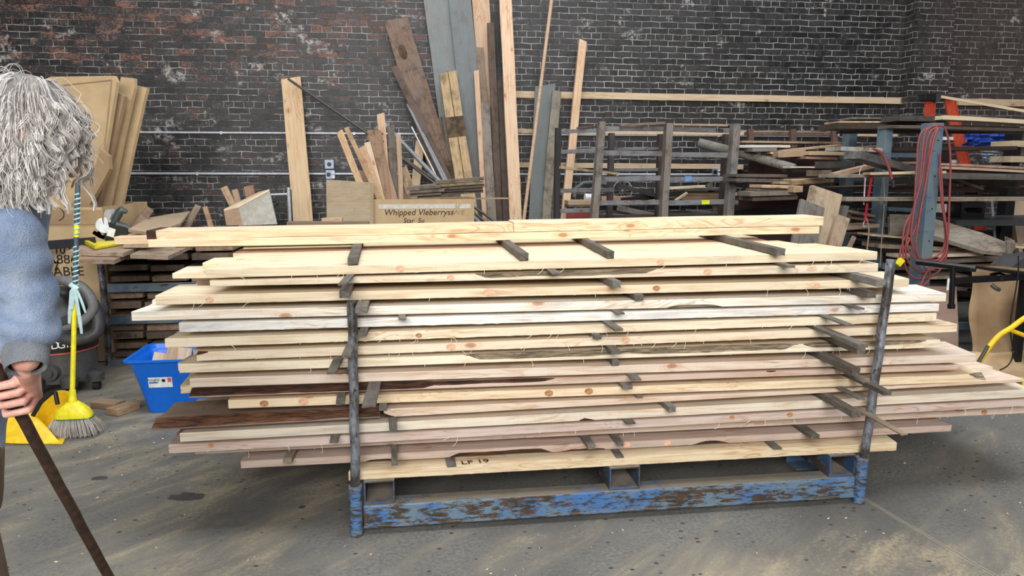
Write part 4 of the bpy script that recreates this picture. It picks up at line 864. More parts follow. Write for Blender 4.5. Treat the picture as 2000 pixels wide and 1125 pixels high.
# hand truck, offcut bundles left of the wide tan board
ht = thing('hand_truck', 'green hand truck with chrome tube, half hidden behind the wide light tan board', 'hand truck', PY(560, 430, 7.6)); c = PY(556, 430, 7.6)
GRN = plain('dark_green_paint', (24, 62, 48), .4)
hx = c.x
MB().tube([(hx-.15, 7.62, .05), (hx-.15, 7.62, PY(556, 410, 7.6).z), PY(545, 397, 7.62), PY(530, 392, 7.62)], .014, 10).tube([(hx+.06, 7.62, .05), (hx+.06, 7.62, PY(566, 370, 7.6).z)], .016, 10).build('frame', GRN, ht, c, True)
MB().tube([(hx+.05, 7.58, .2), (hx+.055, 7.58, PY(566, 366, 7.6).z)], .018, 10).tube([PY(480, 382, 7.6), PY(566, 379, 7.58)], .012, 10).build('chrome_tube', GALV, ht, c, True)
for x_ in (hx-.2, hx+.12): MB().tube([(x_-.03, 7.66, .13), (x_+.03, 7.66, .13)], .13, 20).build('wheel', RUBBER, ht, (x_, 7.66, .13), True)
for (tp, lw, wp, c, lb) in (((437, 366), (470, 432), 13, (196, 156, 108), 'tan offcut leaning left of the pale crate, first'), ((458, 371), (476, 432), 11, (176, 142, 100), 'tan offcut leaning left of the pale crate, second'), ((400, 405), (408, 432), 9, (186, 140, 90), 'orange-tan offcut standing left of the crate, near the rack'), ((388, 402), (372, 432), 12, (150, 124, 96), 'grey-brown offcut tilted right, furthest left of the crate'), ((486, 364), (500, 432), 18, (170, 120, 80), 'reddish offcut end right behind the pale crate')):
    lean(tp, lw, wp, 7.30, 7.1, BZ, c+(.1,), lb, .03, name='wood_offcut', mat=W_OLD, cat='offcut')
# ------------------------------------------------------------------ slatted rack
YR = 6.9
sr = thing('slatted_rack', 'tall grey-black wooden slatted rack standing behind the stack', 'rack', (PY(1300, 430, YR).x, YR, 0))
DW = (92, 88, 86, .5)
def vpost(x0, y0, x1, y1, Y, wpx, th, col, parent, mat=W_OLD, name='post'):
    T = PY(x0, y0, Y); L = PY(x1, y1, Y); d = L-T; Bm = T+d*((T.z)/(T.z-L.z)); wd = wpx/F*prj(T)[2]
    return beam(name, Bm, T, wd, th, (0, -1, 0), mat, col, parent, seg=8)
for a in ((1175, 238, 1160, 430, YR, 13, .1, (136, 128, 118, .5)), (1306, 241, 1295, 430, YR, 13, .1, (136, 124, 114, .5)), (1436, 242, 1422, 430, YR, 14, .1, (136, 130, 124, .5)), (1090, 250, 1087, 430, YR+.35, 10, .09, (52, 50, 54, .2)), (1194, 260, 1190, 430, YR+.75, 10, .08, (78, 74, 74, .3)), (1290, 262, 1284, 430, YR+.75, 9, .08, (76, 62, 54, .2)), (1418, 262, 1408, 430, YR+.75, 9, .08, (76, 62, 54, .2))):
    vpost(*a, sr)
for (x0, y0, x1, y1, h, Ya, Yb_) in ((1092, 257, 1172, 255, 7, YR+.32, YR+.03), (1178, 251, 1302, 252, 9, YR+.05, YR+.05), (1305, 252, 1434, 255, 9, YR+.05, YR+.05), (1092, 297, 1168, 294, 8, YR+.32, YR+.05), (1176, 299, 1300, 300, 10, YR+.05, YR+.05), (1303, 302, 1428, 303, 10, YR+.05, YR+.05),
    (1190, 332, 1292, 331, 6, YR+.72, YR+.72), (1196, 292, 1292, 290, 5, YR+.72, YR+.72), (1170, 350, 1298, 348, 10, YR+.05, YR+.05), (1300, 350, 1424, 349, 9, YR+.05, YR+.05), (1092, 373, 1200, 371, 8, YR+.32, YR+.6), (1168, 397, 1296, 395, 9, YR+.05, YR+.05), (1298, 397, 1420, 394, 10, YR+.05, YR+.05), (1092, 412, 1162, 410, 8, YR+.32, YR+.05)):
    hb('slat', x0, y0, x1, y1, Ya, h, .025, (132, 134, 142, .5), '', mat=W_OLD, Y1=Yb_, parent=sr, seg=3)
q = PY(1405, 255, YR+.033); text('186', .055, INK, sr, frame(q, (1, 0, 0), (0, 0, 1)), 'stencilled_number')
q = PY(1344, 349, YR+.034); MB().box((q.x-.035, q.y-.003, q.z-.025), (q.x+.035, q.y, q.z+.025)).build('blue_sticker', plain('blue_sticker', (112, 150, 206)), sr, q)
q = PY(1378, 395, YR+.034); MB().box((q.x-.04, q.y-.003, q.z-.02), (q.x+.04, q.y, q.z+.02)).build('yellow_sticker', plain('yellow_sticker', (226, 230, 30)), sr, q)
def lath(x0, y0, x1, y1, Y, h, w_, c, lb, Y1=None, **k): return hb('lath', x0, y0, x1, y1, Y, h, w_, c, lb, 'lath', Y1=Y1, mat=W_OLD, **k)
lath(1212, 245, 1300, 240, YR-.03, 5, .05, (146, 112, 78), 'brown lath lying on the top slat of the rack, middle bay', seg=4)
lath(1315, 243, 1422, 245, YR-.03, 4, .05, (190, 160, 116), 'tan lath lying on the top slat of the rack, right bay', seg=4)
lath(1128, 250, 1172, 247, YR+.1, 3, .05, (110, 76, 56), 'brown sliver lying on the top slat at the left bay', seg=4)
lath(1093, 327, 1210, 340, YR+.30, 5, .05, (206, 180, 120), 'curved yellowish lath poking through the rack at mid height', YR+.62)
# ------------------------------------------------------------------ things behind the slatted rack
GS = 'scrap timber behind the slatted rack'
lowz = PY(1250, 420, 7.7).z
sh = thing('scrap_shelf', 'rough dark shelf table behind the slatted rack, loaded with scrap timber', 'shelf', (PY(1300, 430, 8).x, 8, 0))
xa, xb = PY(1128, 430, 8).x, PY(1470, 430, 8).x
MB().box((xa, 7.75, lowz-.04), (xb, 8.45, lowz)).build('shelf_top', W_OLD, sh, (xa, 8, lowz), color=cm((84, 74, 66)))
for x_ in (xa, xb-.08):
    for y_ in (7.76, 8.3): MB().box((x_, y_, 0), (x_+.08, y_+.08, lowz-.04)).build('leg', W_OLD, sh, (x_, y_, 0), color=cm((70, 60, 52)))
BK = (38, 36, 36, 0)
for a in ((1205, 362, 1290, 384, 8.0, 8, .2, (60, 58, 56, .2), 'black-painted board sloping down to the right behind the rack', 7.9), (1222, 392, 1335, 376, 7.82, 10, .08, BK, 'black beam with a brown end behind the rack, middle bay', 8.2), (1300, 388, 1370, 398, 7.85, 6, .1, BK, 'flat black board behind the right bay of the rack', 8.0),
    (1300, 368, 1378, 364, 8.3, 5, .1, (228, 206, 158), 'cream batten end behind the right bay of the rack', 8.3), (1110, 396, 1165, 396, 7.9, 8, .2, (212, 176, 124), 'tan board pile end behind the left bay of the rack', 7.9), (1110, 402, 1168, 403, 7.86, 4, .2, (120, 108, 84), 'grey board beneath the tan one behind the left bay', 7.86),
    (1175, 388, 1430, 386, 8.35, 9, .1, (204, 162, 110), 'long tan board at the back behind the rack, upper', 8.35), (1180, 397, 1440, 395, 8.33, 8, .1, (190, 148, 98), 'long tan board at the back behind the rack, middle', 8.33), (1300, 377, 1440, 379, 8.36, 7, .08, (214, 178, 126), 'long tan board at the back behind the rack, topmost', 8.36),
    (1205, 406, 1290, 426, 7.95, 10, .15, (128, 124, 116), 'grey board sloping to the right low behind the rack', 7.8), (1225, 431, 1350, 414, 7.75, 8, .1, (64, 64, 64), 'dark strip rising to the right low behind the rack', 8.0), (1340, 410, 1400, 416, 7.78, 3, .02, (120, 122, 124), 'thin metal-grey strip low in the right bay behind the rack', 7.78),
    (1180, 420, 1300, 424, 7.78, 4, .1, (150, 144, 130), 'thin pale strip at the bottom behind the rack', 7.8), (1325, 372, 1440, 371, 8.2, 3, .2, (84, 80, 76), 'dark thin board lying above the tan boards behind the rack', 8.2)):
    hb('scrap_board', *a[:8], a[8], 'board', W_OLD if a[7][0] < 160 else W_FRESH, Y1=a[9], group=GS, seg=4)
hb('scrap_board', 1320, 392, 1343, 377, 7.78, 4, .03, (226, 206, 166), 'short cream stick pointing up among black boards behind the rack', 'board', Y1=7.8, group=GS, seg=2)
lean((1384, 358), (1390, 380), 12, 8.42, 8.38, lowz, (104, 94, 84, .3), 'small grey offcut upright behind the right bay of the rack', .02, name='wood_offcut', cat='offcut')
wl = thing('spoked_wheel', 'thin pale rimmed wheel leaning behind the middle bay of the rack', 'wheel', PY(1216, 372, 8.45)); c = PY(1216, 372, 8.48)
MB().tube([c+Vector((.115*math.cos(a), 0, .115*math.sin(a))) for a in [2*math.pi*i/32 for i in range(33)]], .006, 6, cap=False).build('rim', plain('pale_rim', (170, 170, 166), .4), wl, c, True)
m = MB()
for i in range(10): a = 2*math.pi*i/10; m.tube([c, c+Vector((.113*math.cos(a), 0, .113*math.sin(a)))], .0016, 4)
m.build('spokes', GALV, wl, c)
gt = MB().tube([PY(1122, 385, 8.1), PY(1124, 368, 8.1), PY(1140, 357, 8.1), PY(1165, 356, 8.1), PY(1188, 362, 8.1)], .022, 10).build('bent_tube', plain('slate_tube', (92, 96, 98), .45), None, PY(1124, 370, 8.1), True); tag(gt, 'bent dark grey tube arching behind the left bay of the rack', 'tube')
tag(MB().tube([PY(1142, 386, 7.95), PY(1166, 387, 7.95)], .045, 18).build('white_canister', WHITE, None, PY(1150, 386, 7.95), True), 'white cylinder lying behind the left bay of the rack', 'canister')
rb = PY(1135, 420, 7.72); tag(MB().box((rb.x-.16, rb.y, lowz-.62), (rb.x+.13, rb.y+.02, rb.z+.03), bev=.005).build('red_sheet', plain('faded_red', (136, 60, 50), .6), None, rb), 'faded red metal panel low behind the left bay of the rack', 'panel')
# ------------------------------------------------------------------ cantilever storage rack at right
YS_ = 5.25
rk = thing('storage_rack', 'grey-blue steel storage rack with uprights, arms and loaded timber at right', 'rack', (PY(1820, 560, YS_).x, YS_, 0))
P0 = PY(1834, 240, YS_); X0_ = P0.x
pm = MB().box((X0_-.045, YS_, 0), (X0_+.045, YS_+.14, P0.z), bev=.004); o = pm.build('upright', BLUE_G, rk, (X0_, YS_, 0))
for z_ in (1.72, 1.45, 1.2, .95): MB().tube([(X0_+.005, YS_-.003, z_), (X0_+.005, YS_+.002, z_)], .006, 10).build('bolt_hole', INK, o, (X0_, YS_, z_))
for (x, yt, Yp, wp) in ((1738, 246, 6.05, 17), (1668, 246, 6.85, 18)):
    T = PY(x, yt, Yp); h_ = wp/F*Yp/2; MB().box((T.x-h_, Yp, 0), (T.x+h_, Yp+.12, T.z), bev=.004).build('upright', BLUE_G, rk, (T.x, Yp, 0))
for (x, yt, Yp) in ((1990, 250, 6.95),): 
    T = PY(x, yt, Yp); MB().box((T.x-.05, Yp, 0), (T.x+.05, Yp+.12, T.z), bev=.004).build('upright', BLACK, rk, (T.x, Yp, 0))
def rail(x0, y0, x1, y1, Y, h, dpt=.06, m_=BLUE_G, Y1=None):
    a = PY(x0, y0, Y); b = PY(x1, y1, Y1 or Y); hh = h/F*Y/2
    MB().prism([a+Vector((0, 0, -hh)), b+Vector((0, 0, -hh)), b+Vector((0, 0, hh)), a+Vector((0, 0, hh))], (0, dpt, 0)).build('rail', m_, rk, a)
rail(1740, 303, 1830, 304, 6.2, 9); rail(1735, 408, 1815, 412, 6.2, 8); rail(1735, 440, 1860, 455, 5.9, 9); rail(1640, 258, 2000, 258, 6.7, 6, m_=BLACK); rail(1725, 520, 1830, 524, 5.8, 12); rail(1660, 350, 1740, 352, 6.4, 5); rail(1868, 637, 1905, 638, 5.6, 15); rail(1600, 398, 1740, 402, 6.6, 8, m_=BLACK)
# filler boards coloured dark to stand for the shade deep inside the rack
GD = 'added dark filler for the shade inside the storage rack'
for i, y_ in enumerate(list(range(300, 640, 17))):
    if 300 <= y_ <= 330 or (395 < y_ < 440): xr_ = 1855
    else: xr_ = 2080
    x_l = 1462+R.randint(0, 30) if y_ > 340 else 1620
    hb('dark_backing', x_l, y_, xr_, y_+R.randint(-1, 5), 7.55+R.uniform(0, .1), 12, .2, (50+R.randint(-8, 10), 36, 28, .1), 'added filler board, dark for the shade deep inside the storage rack', 'board', W_OLD, group=GD, seg=3)
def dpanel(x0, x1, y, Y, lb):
    a, b_ = PY(x0, y, Y), PY(x1, y, Y); tag(MB().box((a.x, Y, 0), (b_.x, Y+.03, a.z)).build('dark_backing', W_OLD, None, a, color=cm((70, 34, 26, 0))), lb, 'panel')
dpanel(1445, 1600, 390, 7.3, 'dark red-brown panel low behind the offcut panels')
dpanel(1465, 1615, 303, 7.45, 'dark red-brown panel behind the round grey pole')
q0 = PY(1450, 425, 7.1); MB().prism([PY(1430, 412, 7.1), PY(1470, 407, 7.1), PY(1560, 408, 7.1), PY(1570, 440, 7.1), PY(1430, 440, 7.1)], (0, .1, 0)).build('gap_shade_sheet', plain('gap_shade_black', (14, 14, 15), .5), None, q0); tag(D.objects['gap_shade_sheet'], 'added black sheet standing for the dark gap low right of the slatted rack', 'tarp')  # black sheet added where the pile only shows a shaded gap
CR, TN, GY, BR, PK = (226, 200, 152, .1), (196, 162, 116, .1), (138, 130, 118, .4), (112, 82, 58, .2), (186, 146, 122, .1)
PB = [ # x0,y0,x1,y1,Y,h,w,col,label[,Y1]
 (1638, 246, 1990, 251, 6.2, 10, .34, (74, 54, 42, .2), 'long dark brown plank, front edge of the top shelf of the storage rack'),
 (1640, 238, 1800, 240, 6.3, 4, .25, TN, 'tan plank lying on the dark brown plank at the left end of the top shelf'),
 (1665, 231, 1765, 232, 6.35, 4, .2, (118, 122, 104, .6), 'greenish-grey board on top of the tan plank, top shelf'),
 (1757, 231, 1842, 233, 6.0, 11, .26, (78, 74, 70, .4), 'charcoal board with slanted end, highest on the top shelf'),
 (1842, 229, 2040, 240, 5.9, 8, .16, CR, 'long cream moulding on the right half of the top shelf'),
 (1742, 247, 2040, 254, 5.95, 6, .2, (104, 94, 80, .4), 'grey-brown board directly under the charcoal board, top shelf'),
 (1745, 292, 1985, 289, 6.3, 8, .3, (70, 50, 38, .1), 'dark brown plank on the second level of the storage rack'),
 (1605, 291, 1740, 284, 6.9, 3, .2, TN, 'thin tan board rising left behind the second upright'),
 (1643, 291, 1733, 294, 6.0, 8, .25, (176, 174, 162, .5), 'pale grey board on the second level left of the second upright'),
 (1785, 318, 2040, 330, 5.95, 5, .25, PK, 'pinkish-tan board, upper one on the third level at right'),
 (1842, 328, 2040, 337, 5.8, 5, .25, (204, 166, 132, .1), 'pinkish board under the upper one on the third level at right'),
 (1842, 343, 2040, 347, 5.72, 12, .3, (92, 86, 80, .5), 'thick dark grey beam on the third level at right'),
 (1700, 339, 1846, 337, 5.5, 5, .1, CR, 'cream batten crossing behind the front upright at mid height'),
 (1638, 344, 1795, 343, 5.6, 6, .3, (158, 150, 132, .3), 'grey-tan board ledge under the cream batten'),
 (1652, 389, 2040, 389, 5.5, 8, .1, (150, 134, 110, .3), 'very long grey-tan board level across the rack below the middle'),
 (1595, 368, 1812, 363, 6.4, 3, .4, (120, 106, 84, .2), 'thin brown board level between the offcut panel and front upright'),
 (1882, 352, 1992, 362, 6.1, 12, .2, (104, 84, 62, .2), 'brown board with pale end tilted on the lower right shelf'),
 (1862, 346, 1920, 369, 6.0, 5, .05, (134, 110, 78, .2), 'narrow tan batten slanting down in front of the brown tilted board'),
 (1702, 459, 2040, 487, 5.7, 4, .2, CR, 'long thin cream board sloping right in the lower pile, upper'),
 (1760, 462, 2040, 482, 5.85, 5, .2, TN, 'long tan board behind the thin cream one in the lower pile'),
 (1718, 481, 1975, 492, 5.75, 8, .25, (182, 160, 130, .3), 'wide tan-grey board under the thin cream one in the lower pile'),
 (1760, 502, 1918, 497, 5.6, 6, .2, (226, 202, 168, 0), 'cream board ending right of the cords in the lower pile'),
 (1780, 512, 2040, 503, 5.7, 9, .25, (140, 120, 102, .3), 'grey-brown board under the cream board in the lower pile'),
 (1738, 524, 2040, 517, 5.75, 7, .25, (160, 136, 110, .3), 'tan-brown board in the lower pile level with the black roller bar'),
 (1735, 545, 1895, 541, 5.7, 6, .25, (190, 170, 136, .3), 'buff board just above the black gap in the lower pile'),
 (1780, 560, 1890, 566, 5.7, 6, .25, (146, 128, 112, .3), 'grey board lowest in the lower pile beside the roller bar'),
 (1655, 446, 1716, 441, 5.8, 7, .25, (160, 134, 100, .2), 'short tan board end in the pile left of the second upright'),
 (1648, 455, 1716, 456, 5.9, 5, .25, (96, 84, 72, .2), 'short dark board end in the pile left of the second upright'),
 (1655, 412, 1720, 425, 6.1, 6, .2, (170, 146, 116, .2), 'tan board sloping right above the short ends left of the second upright'),
 (1660, 425, 1716, 432, 6.0, 5, .2, (120, 96, 72, .2), 'brown board beneath the sloping tan one left of the second upright'),
 (1692, 470, 1790, 478, 5.95, 4, .2, (110, 106, 100, .5), 'grey strip in the lower pile left of the cords'),
 # left shoulder of the pile
 (1450, 277, 1640, 279, 7.0, 4, .3, (176, 142, 104, .2), 'tan board on top of the pile between slatted rack and storage rack, upper'),
 (1440, 286, 1545, 286, 6.9, 5, .3, (222, 216, 196, .2), 'whitish board near the top of the pile by the slatted rack'),
 (1470, 293, 1522, 292, 6.8, 7, .3, (134, 134, 130, .5), 'grey board end under the whitish board'),
 (1528, 295, 1640, 284, 6.75, 4, .2, (190, 158, 112, .1), 'tan board rising to the right over the short stacked ends'),
 (1520, 302, 1566, 299, 6.7, 12, .3, (184, 148, 104, .1), 'stubby thick tan board end under the rising board'),
 (1580, 299, 1645, 300, 6.6, 8, .3, (206, 176, 128, .1), 'thick cream-tan board end right of the stubby one'),
 (1575, 308, 1645, 310, 6.6, 5, .3, (168, 118, 94, .1), 'reddish thin board end under the cream-tan one'),
 (1505, 299, 1524, 300, 6.8, 4, .2, (216, 186, 160, 0), 'tiny pinkish board end left of the stubby tan one'),
 (1545, 327, 1614, 327, 6.4, 3, .15, (216, 208, 186, 0), 'thin whitish board at the lower end of the round grey pole'),
 (1548, 333, 1614, 334, 6.45, 7, .2, (40, 38, 40, 0), 'black board just beneath the thin whitish board'),
 (1615, 322, 1668, 322, 6.2, 13, .2, (74, 72, 66, .4), 'dark grey block right of the thin whitish board'),
 (1604, 338, 1628, 338, 6.1, 12, .25, (130, 104, 74, .2), 'brown square board end below the dark grey block'),
 (1628, 343, 1715, 322, 5.9, 9, .08, (196, 156, 110, .1), 'tan board rising to the right below the big grey beam'),
 (1438, 343, 1530, 344, 6.6, 6, .3, (112, 96, 78, .3), 'brown-grey board right beside the slatted rack, upper'),
 (1438, 352, 1530, 354, 6.55, 7, .3, (96, 88, 76, .4), 'dark grey-tan board right beside the slatted rack, lower'),
 (1546, 352, 1610, 348, 6.4, 3, .3, (206, 176, 122, .1), 'light board lying on the yellowish thick piece'),
 (1546, 358, 1630, 352, 6.35, 7, .3, (172, 140, 90, .1), 'yellowish thick board piece above the offcut panel'),
 (1488, 364, 1546, 365, 6.3, 6, .25, (206, 176, 130, .1), 'cream board end sticking left from the low pile'),
 (1524, 357, 1545, 357, 6.4, 5, .25, (170, 140, 104, .1), 'small tan end above the cream end in the low pile'),
 (1480, 371, 1550, 371, 6.35, 5, .25, (124, 110, 90, .3), 'grey-brown board end below the cream end in the low pile'),
 (1465, 379, 1550, 377, 6.3, 9, .25, (134, 120, 102, .4), 'thick grey board end in the low pile'),
 (1470, 389, 1560, 386, 6.35, 8, .25, (110, 90, 72, .3), 'brown board end lowest in the low pile'),
 (1550, 370, 1572, 369, 6.2, 12, .25, (190, 152, 94, .1), 'ochre block end beside the low pile')]
for a in PB:
    hb('timber_board', *a[:8], a[8], 'board', W_OLD if a[7][0] < 200 else W_FRESH, group=None, seg=6, cut=R.uniform(-.3, .3))
# frame behind (brown crate rail with three stubs)
bf = thing('brown_frame', 'low brown timber frame with three stub posts over the pile beside the slatted rack', 'frame', PY(1550, 265, 7.9))
hb('top_rail', 1458, 261, 1634, 262, 7.9, 7, .06, (124, 88, 60, .1), '', mat=W_OLD, parent=bf)
for x_ in (1465, 1548, 1629): vpost(x_, 252, x_+1, 277, 7.86, 11, .05, (112, 80, 58, .1), bf)
# big grey beam end, round pole
hb('timber_beam', 1682, 303, 1826, 342, 5.35, 15, .14, (98, 94, 92, .5), 'big grey squared beam slanting down behind the front upright', 'beam', W_OLD, Y1=6.0)
tag(MB().tube([PY(1366, 279, 7.3), PY(1460, 303, 7.0), PY(1552, 329, 6.6)], [.047, .044, .042], 16).build('round_pole', W_OLD, None, PY(1366, 279, 7.3), True, cm((128, 126, 114, .5))), 'thick round grey pole slanting down from the slatted rack into the pile', 'pole')
# warped wide grey plank in lower pile
pts = [(1738, 418, 5.9), (1800, 420, 5.8), (1860, 437, 5.7), (1920, 455, 5.6), (1968, 474, 5.5)]
m = MB(); tops = [PY(x, y, Y) for x, y, Y in pts]; n_ = len(pts); low = [PY(x, y+(34 if i < n_-1 else 20), Y-.14) for i, (x, y, Y) in enumerate(pts)]
vs = []
for a, b_ in zip(tops, low): vs += [a, b_, b_+Vector((0, .02, -.03)), a+Vector((0, .03, -.03))]
m.add(vs, [(i*4+j, i*4+(j+1) % 4, (i+1)*4+(j+1) % 4, (i+1)*4+j) for i in range(n_-1) for j in range(4)]+[(0, 1, 2, 3), tuple(range(n_*4-4, n_*4))])
tag(m.build('warped_plank', W_OLD, None, tops[0], color=cm((158, 146, 128, .5))), 'wide warped grey plank curving down behind the cords', 'plank')
tag(MB().prism([PY(1966, 462, 5.3), PY(1982, 470, 5.3), PY(1984, 485, 5.3), PY(1968, 500, 5.3)], (0, .02, 0)).build('plank_end', W_OLD, None, PY(1966, 462, 5.3), color=cm((150, 136, 116, .5))), 'grey split wood piece hanging at the end of the warped plank', 'plank')
# offcut panels standing behind the stack
for (tp, lw, wp, yt, yb, c, lb, th) in (((1614, 372), (1590, 478), 66, 4.75, 4.5, (176, 152, 114, .2), 'wide tan offcut panel with a sooty top standing behind the stack', .04), ((1586, 398), (1570, 478), 52, 4.60, 4.3, (112, 106, 98, .6), 'grey-stained offcut panel in front of the wide tan one', .03), ((1647, 424), (1630, 478), 26, 4.66, 4.38, (170, 144, 112, .2), 'narrower tan offcut right of the wide panel', .03), ((1650, 402), (1640, 440), 11, 4.85, 4.7, (84, 78, 72, .4), 'dark small block peeking out behind the wide tan panel', .05), ((1668, 462), (1655, 490), 8, 4.5, 4.4, (142, 110, 84, .1), 'short brown stick leaning right at the foot of the offcuts', .02)):
    lean(tp, lw, wp, yt, yb, 0, c, lb, th, name='offcut_panel', mat=W_OLD, cat='offcut', cut=R.uniform(-.1, .1))
# ------------------------------------------------------------------ cords, strap
def smooth(pts, k=10):
    P = [Vector(p) for p in pts]; out = []
    for i in range(len(P)-1):
        p0, p1, p2, p3 = P[max(i-1, 0)], P[i], P[i+1], P[min(i+2, len(P)-1)]
        for j in range(k):
            u = j/k; out.append(.5*((2*p1)+(p2-p0)*u+(2*p0-5*p1+4*p2-p3)*u*u+(3*p1-p0-3*p2+p3)*u**3))
    return out+[P[-1]]
def cord(pts, Y, r, mat, lab, name='extension_cord', cat='cord', group=None):
    o = MB().tube(smooth([PY(p[0], p[1], (p[2] if len(p) > 2 else Y)) for p in pts]), r, 8).build(name, mat, None, PY(pts[0][0], pts[0][1], Y), True); return tag(o, lab, cat, group)
Yh = YS_-.02
hs = thing('hose_coil', 'long dull red air hose looped over the top of the front rack upright', 'hose', PY(1830, 243, Yh))
LP_ = [((1832, 246), (1798, 262), (1790, 330), (1783, 420), (1761, 480), (1757, 505)), ((1832, 244), (1806, 262), (1798, 340), (1788, 400), (1765, 450), (1768, 520), (1795, 545), (1835, 528), (1850, 480), (1838, 380), (1836, 300)),
 ((1832, 247), (1812, 268), (1800, 350), (1778, 430), (1770, 500), (1800, 532), (1840, 510), (1848, 450), (1836, 360)), ((1832, 249), (1818, 275), (1808, 350), (1790, 440), (1772, 480), (1790, 505), (1830, 500), (1846, 470), (1843, 420), (1838, 330)),
 ((1833, 246), (1846, 252), (1856, 300), (1854, 400), (1850, 470), (1835, 505), (1800, 506), (1780, 470), (1788, 390)), ((1833, 250), (1822, 280), (1806, 370), (1795, 430), (1790, 490), (1815, 540), (1800, 560)), ((1834, 330), (1840, 400), (1850, 460), (1845, 500), (1812, 530), (1798, 558))]
for i, lp in enumerate(LP_):
    pts = [PY(x, y, Yh-.012*i) for x, y in lp]; MB().tube(smooth(pts), .0075, 8).build('hose_loop', HOSE, hs, pts[0], True)
q = PY(1757, 512, Yh-.01); MB().box((q.x-.03, q.y-.02, q.z-.02), (q.x+.03, q.y+.02, q.z+.02), bev=.004, M=Matrix.Translation(q) @ Matrix.Rotation(-.9, 4, 'Y') @ Matrix.Translation(-q)).build('yellow_connector', YEL2, hs, q)
cord([(1705, 290), (1722, 300), (1735, 325), (1742, 350)], 5.4, .011, HOSE, 'short dull red hose hanging over the big grey beam', 'hose_end', 'hose')
o = D.objects['hose_end']; q = PY(1744, 353, 5.4); MB().tube([q, q+Vector((.01, 0, -.05))], .014, 10).build('fitting', plain('dark_fitting', (60, 60, 62), .4, .5), o, q)
cord([(1726, 345), (1727, 400), (1722, 470), (1719, 520)], 5.585, .004, plain('tan_cord', (150, 124, 100)), 'thin tan cord hanging straight down left of the front upright', 'hanging_cord')
cord([(1692, 425), (1697, 450), (1693, 490)], 5.585, .006, plain('tan_cord', (150, 124, 100)), 'short tan cord hanging below the red strap', 'hanging_cord')
cord([(1688, 318), (1681, 330), (1678, 342)], 5.585, .003, WHITE, 'thin white wire hanging in front of the grey-tan ledge', 'hanging_cord')
A, B = PY(1704, 338, 5.585), PY(1689, 432, 5.58); tag(beam('red_strap', B, A, .022, .003, (0, -1, 0), RED, (200, 30, 40), warp=.003), 'red webbing strap hanging from the ledge left of the second upright', 'strap')
o = D.objects['red_strap']; h_ = MB().tube(smooth([(0, 0, -.0), (-.02, .01, 0), (-.045, 0, 0), (-.04, -.014, 0)]), .003, 6).build('steel_hook', GALV); h_.parent = o
A, B = PY(1690, 347, 5.585), PY(1687, 400, 5.585); tag(MB().tube([A, B], .006, 8).build('marker_pen', plain('pinkish_white', (206, 180, 190)), None, A), 'thin pinkish-white rod hanging beside the red strap', 'rod')
# ------------------------------------------------------------------ ladder, tarp, far right things
YL = 8.0
ld = thing('step_ladder', 'orange fibreglass step ladder standing against the wall behind the rack', 'ladder', (PY(1840, 300, YL).x, YL, 0))
def rail2(x0, y0, x1, y1, Y0, Y1, wpx, nm='side_rail', m_=ORANGE, parent=ld):
    T = PY(x0, y0, Y0); L = PY(x1, y1, Y1); d = L-T; Bm = T+d*(T.z/(T.z-L.z)); beam(nm, Bm, T, wpx/F*YL, .03, (0, -1, 0), m_, (226, 76, 38), parent, seg=3)
    h = wpx/F*YL/2
    beam('rail_flange', Bm+Vector((h, -.02, 0)), T+Vector((h, -.02, 0)), .006, .05, (0, -1, 0), m_, (200, 60, 30), parent, seg=2)
rail2(1815, 190, 1813, 225, YL, YL-.01, 18); rail2(1852, 193, 1881, 316, YL, YL-.15, 20)
q = PY(1822, 190, YL-.05); MB().box((q.x-.11, q.y-.02, q.z-.04), (q.x+.03, q.y+.1, q.z+.04), bev=.01).build('left_cap', BLACK, ld, q)
q = PY(1842, 186, YL-.05); MB().prism([PY(1822, 184, YL-.06), PY(1862, 184, YL-.06), PY(1862, 193, YL-.06), PY(1840, 193, YL-.06), PY(1828, 200, YL-.06)], (0, .18, 0)).build('top_cap', DGREY, ld, q)
for y_ in (270, 315):
    a, b_ = PY(1815, y_, YL-.06), PY(1880, y_, YL-.06); MB().box((a.x, a.y-.04, a.z-.02), (b_.x, a.y+.04, a.z+.015)).build('step', WHITE, ld, a)
hb('cream_moulding', 1838, 189, 2040, 224, 7.2, 5, .04, (222, 192, 140, 0), 'thin cream moulding slanting down to the right from the ladder top', 'moulding', Y1=6.6)
def cloth(nm, corners, Y, mat, lab, cat, amp=.04, nx=26, nz=18):
    m = MB(); a, b_, c, d = [PY(x, y, Y) for x, y in corners]; vs = []
    for j in range(nz+1):
        for i in range(nx+1):
            u, v = i/nx, j/nz; p = a.lerp(b_, u).lerp(d.lerp(c, u), v); p.y += amp*(math.sin(u*19+2*noise.noise(Vector((u*4, v*3, Y)))*3)+noise.noise(Vector((u*7, v*7, 1)))*1.2); vs.append(p)
    m.add(vs, [(j*(nx+1)+i, j*(nx+1)+i+1, (j+1)*(nx+1)+i+1, (j+1)*(nx+1)+i) for j in range(nz) for i in range(nx)])
    o = m.build(nm, mat, None, vs[0], True); o.modifiers.new('s', 'SOLIDIFY').thickness = .004; return tag(o, lab, cat)
cloth('blue_tarp', ((1882, 253), (1963, 254), (1960, 286), (1885, 284)), 7.3, CLOTH_B, 'crumpled bright blue tarp bundled under the top shelf', 'tarp', .05)
cloth('striped_cloth', ((1912, 295), (1956, 294), (1956, 320), (1922, 318)), 7.2, plain('pale_blue_grey', (150, 170, 196), .6, 0, .35, 22), 'pale blue and white plastic sheeting hanging below the tarp', 'sheeting', .03)
hb('timber_board', 1905, 296, 1960, 300, 7.0, 3, .02, BR, 'thin brown rod crossing the pale sheeting', seg=2)
